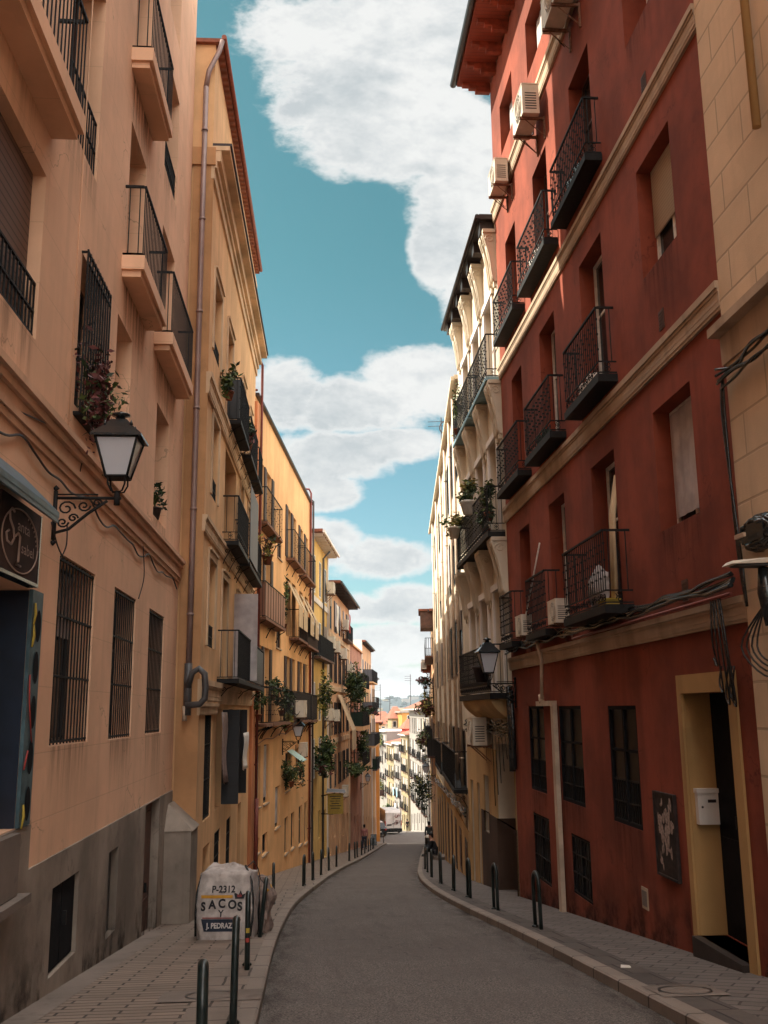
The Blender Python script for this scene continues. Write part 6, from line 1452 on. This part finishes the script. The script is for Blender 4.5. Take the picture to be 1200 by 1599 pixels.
# ------------------------------------------------------------------ people
def person(loc, rz, label, top, legs, hair, stride=.18, arms=(0,0), hood=False, sit=False, bag=None, scale=1.0):
    r = thing('person', label, 'person'); skin = plain('skin', (.38,.20,.14), .6)
    vs = []; es = []; rs = []
    def add(p, rad, par=None):
        vs.append(p); rs.append(rad); i = len(vs)-1
        if par is not None: es.append((par, i))
        return i
    if not sit:
        hipz = .93; pel = add((0,0,hipz), (.15,.11)); wa = add((0,.0,1.08), (.125,.095), pel); ch = add((0,.01,1.30), (.155,.11), wa); sh = add((0,.0,1.43), (.10,.075), ch)
        feet = []
        for sg_ in (-1,1):
            st = sg_*stride; hp_ = add((sg_*.09,0,.86), (.085,.09), pel); kn = add((sg_*.10,st*.55+.03,.49), (.055,.06), hp_); an = add((sg_*.10,st,.09), (.036,.04), kn); add((sg_*.11,st+.13,.035), (.04,.028), an)
    else:
        hipz = .22; pel = add((0,0,hipz), (.16,.13)); wa = add((0,.05,.36), (.13,.11), pel); ch = add((0,.14,.55), (.155,.12), wa); sh = add((0,.20,.66), (.10,.08), ch)
        for sg_ in (-1,1):
            hp_ = add((sg_*.10,.05,.22), (.085,.09), pel); kn = add((sg_*.14,.42,.42), (.06,.065), hp_); an = add((sg_*.13,.45,.07), (.038,.04), kn); add((sg_*.13,.58,.03), (.04,.028), an)
    b0 = Vector(vs[sh]); nk = add(tuple(b0+Vector((0,.02,.07))), (.052,.055), sh); h1 = add(tuple(b0+Vector((0,.04,.15))), (.068,.078), nk); h2 = add(tuple(b0+Vector((0,.035,.24))), (.075,.088), h1); add(tuple(b0+Vector((0,.03,.31))), (.05,.06), h2)
    add(tuple(b0+Vector((0,.125,.19))), (.012,.014), h1)
    hands = []
    for sg_, bend in zip((-1,1), arms):
        s1 = add(tuple(b0+Vector((sg_*.17,0,-.03))), (.055,.055), sh); el = add(tuple(b0+Vector((sg_*.22,.02-.02*sg_+.05*bend,-.30))), (.04,.042), s1); wr = add(tuple(b0+Vector((sg_*.21,.06+.24*bend,-.54+.28*bend))), (.026,.028), el)
        pm = add(tuple(Vector(vs[wr])+Vector((0,.02+.05*bend,-.06+.03*bend))), (.016,.036), wr)
        for k in range(4):
            f1 = add(tuple(Vector(vs[pm])+Vector((-.004*sg_,(k-1.5)*.019+.01,-.045))), (.009,.009), pm); add(tuple(Vector(vs[f1])+Vector((-.010*sg_,.006,-.030+.004*abs(k-1.5)))), (.008,.008), f1)
        t_ = add(tuple(Vector(vs[wr])+Vector((0,.045,-.045))), (.010,.010), wr); add(tuple(Vector(vs[t_])+Vector((0,.012,-.03))), (.008,.008), t_)
    def skinobj(name, vs, es, rs, mat, root):
        me = bpy.data.meshes.new(name); me.from_pydata(vs, es, []); o = bpy.data.objects.new(name, me); C.objects.link(o); md = o.modifiers.new('skin','SKIN'); sv = me.skin_vertices[0].data
        for i, q in enumerate(rs): sv[i].radius = q; sv[i].use_root = (i == 0)
        o.modifiers.new('sub','SUBSURF').levels = 1; o.modifiers['sub'].render_levels = 1
        dg = bpy.context.evaluated_depsgraph_get(); dg.update(); me2 = bpy.data.meshes.new_from_object(o.evaluated_get(dg)); o.modifiers.clear(); o.data = me2; me2.materials.append(mat)
        for p in me2.polygons: p.use_smooth = True
        o.parent = root; return o
    skinobj('body', vs, es, rs, skin, r)
    def sub(ids, grow, name, mat):
        mp = {i: k for k, i in enumerate(ids)}; e2 = [(mp[a], mp[b]) for a, b in es if a in mp and b in mp]
        skinobj(name, [vs[i] for i in ids], e2, [(rs[i][0]+grow, rs[i][1]+grow) for i in ids], mat, r)
    arm_ids = []
    for i0 in range(len(vs)):
        pass
    k = 4+8   # spine and legs
    arms_ = []
    idx = k+5
    for sg_ in range(2): arms_ += [idx, idx+1, idx+2]; idx += 3+1+8+2
    sub([0,1,2,3]+arms_, .018, 'jacket', top)
    sub([0]+[4,5,6]+[8,9,10], .016, 'trousers', legs)
    for sg_, q in ((-1,7),(1,11)):
        m = MB(); v = Vector(vs[q]); m.lathe((v.x,v.y-.05,-.0), [(.055,0),(.058,.03),(.045,.07),(.03,.09)], 8); m.lathe((v.x,v.y+.02,0), [(.045,0),(.048,.03),(.03,.055),(0,.065)], 8); m.build('shoe', M['blackp'], r)
    m = MB(); hc = b0+Vector((0,.02,.245)); n = 12
    G = [[Vector((hc.x+(.092 if hood else .084)*math.sin(math.pi*(j/8)*.62)*math.cos(2*math.pi*i/n), hc.y-.012+(.108 if hood else .098)*math.sin(math.pi*(j/8)*.62)*math.sin(2*math.pi*i/n), hc.z+.09*math.cos(math.pi*(j/8)*.62)-(.10 if (2*math.pi*i/n) > math.pi and j > 5 else 0))) for i in range(n)] for j in range(9)]
    for j in range(8):
        for i in range(n): m.quad([G[j][i],G[j][(i+1)%n],G[j+1][(i+1)%n],G[j+1][i]], 0, True)
    m.build('hair', hair, r)
    if bag: m = MB(); m.box(-.15,.15,-.30,-.13,b0.z-.45,b0.z-.03); m.box(-.12,.12,-.34,-.30,b0.z-.42,b0.z-.2); m.build('backpack', bag, r)
    r.location = loc; r.rotation_euler = (0,0,rz); r.scale = (scale,)*3; return r
ck = plain('dark_cloth', (.018,.018,.022), .9); gk = plain('grey_green_cloth', (.045,.055,.055), .9); pk = plain('pink_cloth', (.42,.16,.14), .9); jn = plain('jeans', (.03,.035,.055), .9); hb_ = plain('dark_hair', (.012,.009,.008), .7)
x, y = 3.62, 73.0; person((x, y, gz(y)+H), math.radians(-8), 'person in a pink top and dark trousers walking away on the left pavement', pk, jn, hb_)
D = 66; x = vx(670,D); person((x, D, gz(D)+H), math.radians(5), 'person in a dark hood and grey green coat walking away on the right pavement', gk, ck, hb_, hood=True, scale=1.05, stride=.22)
D = 137; x = vx(636.5,D); person((x, D, gz(D)), 0, 'person in black clothes walking on the sunlit road beside the white van', ck, ck, hb_, stride=.2)
D = 47.5; x = vx(680,D); person((5.75, D, gz(D)+H+.16), math.radians(80), 'person in dark clothes sitting hunched on a doorstep on the right', ck, ck, hb_, sit=True, arms=(.7,.7), hood=True, scale=1.08)
m = MB(); m.box(5.6,6.4,D-.5,D+.5,gz(D)-.1,gz(D)+H+.18); ob = m.build('door_step', M['conc']); tag(ob, 'grey stone step under the sitting person on the right', 'step')
D = 62; x = kr(D)+.45; bn = thing('litter_bin', 'dark litter bin with a pale lid on the right kerb before the hooded person', 'litter bin', (x, D, gz(D)+H)); m = MB(); m.lathe((0,0,0), [(.20,0),(.22,.1),(.23,.8),(.20,.85)], 14); m.build('body', M['blackp'], bn); m = MB(); m.lathe((0,0,.86), [(.24,0),(.25,.04),(.16,.12),(0,.16)], 14); m.build('lid', M['acw'], bn)
# small litter on the right pavement
x, y = gpt(977,1512,H); m = MB(); z = gz(y)+H+.012; m.hexa([(x-.06,y-.03,z),(x+.05,y-.04,z),(x+.06,y+.03,z),(x-.04,y+.04,z),(x-.05,y-.03,z+.006),(x+.05,y-.03,z+.014),(x+.05,y+.03,z+.01),(x-.04,y+.03,z+.02)]); ob = m.build('paper_scrap', M['sheet']); tag(ob, 'white paper scrap on the right pavement near the kerb', 'litter')
# ------------------------------------------------------------------ light, sky, air
SUN = Vector((-7.08, 2.35, 7.35*math.tan(math.radians(44)))).normalized()
sun = bpy.data.lights.new('sun', 'SUN'); sun.energy = 5.0; sun.angle = math.radians(.5); sun.color = (1, .95, .80)
so = bpy.data.objects.new('sun', sun); C.objects.link(so); so.rotation_euler = SUN.to_track_quat('Z', 'Y').to_euler(); so.location = (-20, 10, 40)
wd = bpy.data.worlds.new('World'); scene.world = wd; wd.use_nodes = True; t = NT(wd); bg = t.N['Background']
sky = t.n('ShaderNodeTexSky'); sky.sky_type = 'NISHITA'; sky.sun_disc = False; sky.sun_elevation = math.asin(SUN.z); sky.sun_rotation = math.atan2(SUN.x, SUN.y); sky.air_density = 1.0; sky.dust_density = 1.2; sky.ozone_density = 1.4
tc = t.n('ShaderNodeTexCoord').outputs['Generated']; sp = t.n('ShaderNodeSeparateXYZ'); t.l(tc, sp.inputs[0])
yc = t.math('MAXIMUM', sp.outputs[1], .02); u = t.math('DIVIDE', sp.outputs[0], yc); v = t.math('DIVIDE', sp.outputs[2], yc)
cb = t.n('ShaderNodeCombineXYZ'); t.l(u, cb.inputs[0]); t.l(v, cb.inputs[1])
ck_px = [(600,60,200,80,1),(560,150,150,95,1),(700,40,170,100,1),(640,205,180,75,1),(740,250,100,80,1),(720,320,70,60,1),(695,400,52,62,1),(735,440,50,90,1),
         (450,615,62,52,1),(560,632,140,46,1),(665,598,100,56,1),(530,712,100,40,1),(620,695,80,30,1),(510,768,64,30,1),
         (505,850,72,40,1),(590,872,90,36,1),(560,950,90,28,.9),(640,940,80,32,1),(590,1010,120,36,1),(640,1065,120,28,1)]
def uv(px, py): r = ray(px, py); return r.x/r.y, r.z/r.y
best = None
for (px, py, rx, ry, wt) in ck_px:
    a, b_ = uv(px, py); a1 = uv(px+rx, py)[0]-a; b1 = uv(px, py-ry)[1]-b_
    du = t.math('MULTIPLY', t.math('SUBTRACT', u, a), 1/a1); dv = t.math('MULTIPLY', t.math('SUBTRACT', v, b_), 1/b1)
    e = t.math('SUBTRACT', wt, t.math('ADD', t.math('MULTIPLY', du, du), t.math('MULTIPLY', dv, dv)))
    best = e if best is None else t.math('MAXIMUM', best, e)
blob = t.math('MAXIMUM', best, -1.6)
sc = t.n('ShaderNodeMapping'); sc.inputs['Scale'].default_value = (1, 1.5, 1); t.l(cb.outputs[0], sc.inputs[0])
def nz(vec, s, det, rough=.6, dist=0):
    x = t.n('ShaderNodeTexNoise'); x.inputs['Scale'].default_value = s; x.inputs['Detail'].default_value = det; x.inputs['Roughness'].default_value = rough; x.inputs['Distortion'].default_value = dist; t.l(vec, x.inputs['Vector']); return x.outputs[0]
def nz2(vec, s, det, rough=.6, dist=0):
    x = t.n('ShaderNodeTexNoise'); x.noise_dimensions = '2D'; x.inputs['Scale'].default_value = s; x.inputs['Detail'].default_value = det; x.inputs['Roughness'].default_value = rough; x.inputs['Distortion'].default_value = dist; t.l(vec, x.inputs['Vector']); return x.outputs[0]
def puff(vec):
    a_ = nz2(vec, 7, 6, .6); b_ = nz2(vec, 22, 4, .6); bl = t.math('SUBTRACT', .22, t.math('ABSOLUTE', t.math('SUBTRACT', b_, .5)))
    return t.math('ADD', t.math('MULTIPLY', t.math('SUBTRACT', a_, .5), 2.5), t.math('MULTIPLY', bl, 1.5))
sh_ = t.n('ShaderNodeVectorMath'); sh_.operation = 'ADD'; t.l(sc.outputs[0], sh_.inputs[0]); sh_.inputs[1].default_value = (-.010, .022, 0)
nA = puff(sc.outputs[0]); nB = puff(sh_.outputs[0])
d1 = t.math('ADD', t.math('MULTIPLY', blob, 1.25), nA)
mask = t.ramp(d1, -.28, .58)
# overhead and behind the camera: unseen broken cloud, added to brighten the shaded street
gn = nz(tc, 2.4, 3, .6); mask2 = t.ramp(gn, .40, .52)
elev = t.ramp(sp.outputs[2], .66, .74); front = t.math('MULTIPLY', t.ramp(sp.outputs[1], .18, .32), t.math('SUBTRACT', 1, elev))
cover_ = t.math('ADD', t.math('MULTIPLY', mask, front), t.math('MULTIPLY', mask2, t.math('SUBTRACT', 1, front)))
# cloud light and shade: thicker cores are greyer low down
big = nz(sc.outputs[0], 3.6, 3, .5)
relief = t.math('MULTIPLY', t.math('SUBTRACT', nA, nB), .72)
core = t.math('ADD', t.math('ADD', t.math('MULTIPLY', t.ramp(big, .38, .60), .75), .02), relief, clamp=True)
core = t.math('MULTIPLY', core, t.ramp(d1, .15, .9))
ccol = t.mix(core, (2.45,2.47,2.44), (1.60,1.74,1.80)); ccol = t.mix(front, (12.0,11.7,11.3), ccol)  # out-of-view cloud set far brighter than the visible cloud, as added fill light
tint = t.mix(1.0, sky.outputs[0], t.mix(t.ramp(v, .02, .55), (.35,.45,.41), (.215,.395,.285)), 'MULTIPLY')
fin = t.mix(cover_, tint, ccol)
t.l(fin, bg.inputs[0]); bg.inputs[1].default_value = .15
# the air: one closed box of even density
hz = newmat('haze_air')[0]; hz.node_tree.nodes.clear(); t2_ = NT(hz); out = t2_.n('ShaderNodeOutputMaterial'); pv = t2_.n('ShaderNodeVolumePrincipled'); pv.inputs['Color'].default_value = (.80,.90,1,1); pv.inputs['Density'].default_value = .00006; pv.inputs['Anisotropy'].default_value = .2; t2_.l(pv.outputs[0], out.inputs['Volume'])
HAZE = True
if HAZE:
    m = MB(); m.box(-6100, 6100, -230, 7100, -38, 90); ob = m.build('haze', hz); struct(ob, 'stuff')
cam = bpy.data.cameras.new('camera'); cam.sensor_fit = 'VERTICAL'; cam.sensor_height = 36; cam.lens = F/1599*36; cam.clip_start = .1; cam.clip_end = 20000
co = bpy.data.objects.new('camera', cam); C.objects.link(co)
co.matrix_world = Matrix.Translation(EYE) @ Matrix((tuple(XC), tuple(YC), tuple(UPC))).to_4x4()
scene.camera = co
scene.render.resolution_x = 768; scene.render.resolution_y = 1024
vs_ = scene.view_settings; vs_.view_transform = 'Standard'; vs_.look = 'None'; vs_.exposure = 1.27; vs_.gamma = 1
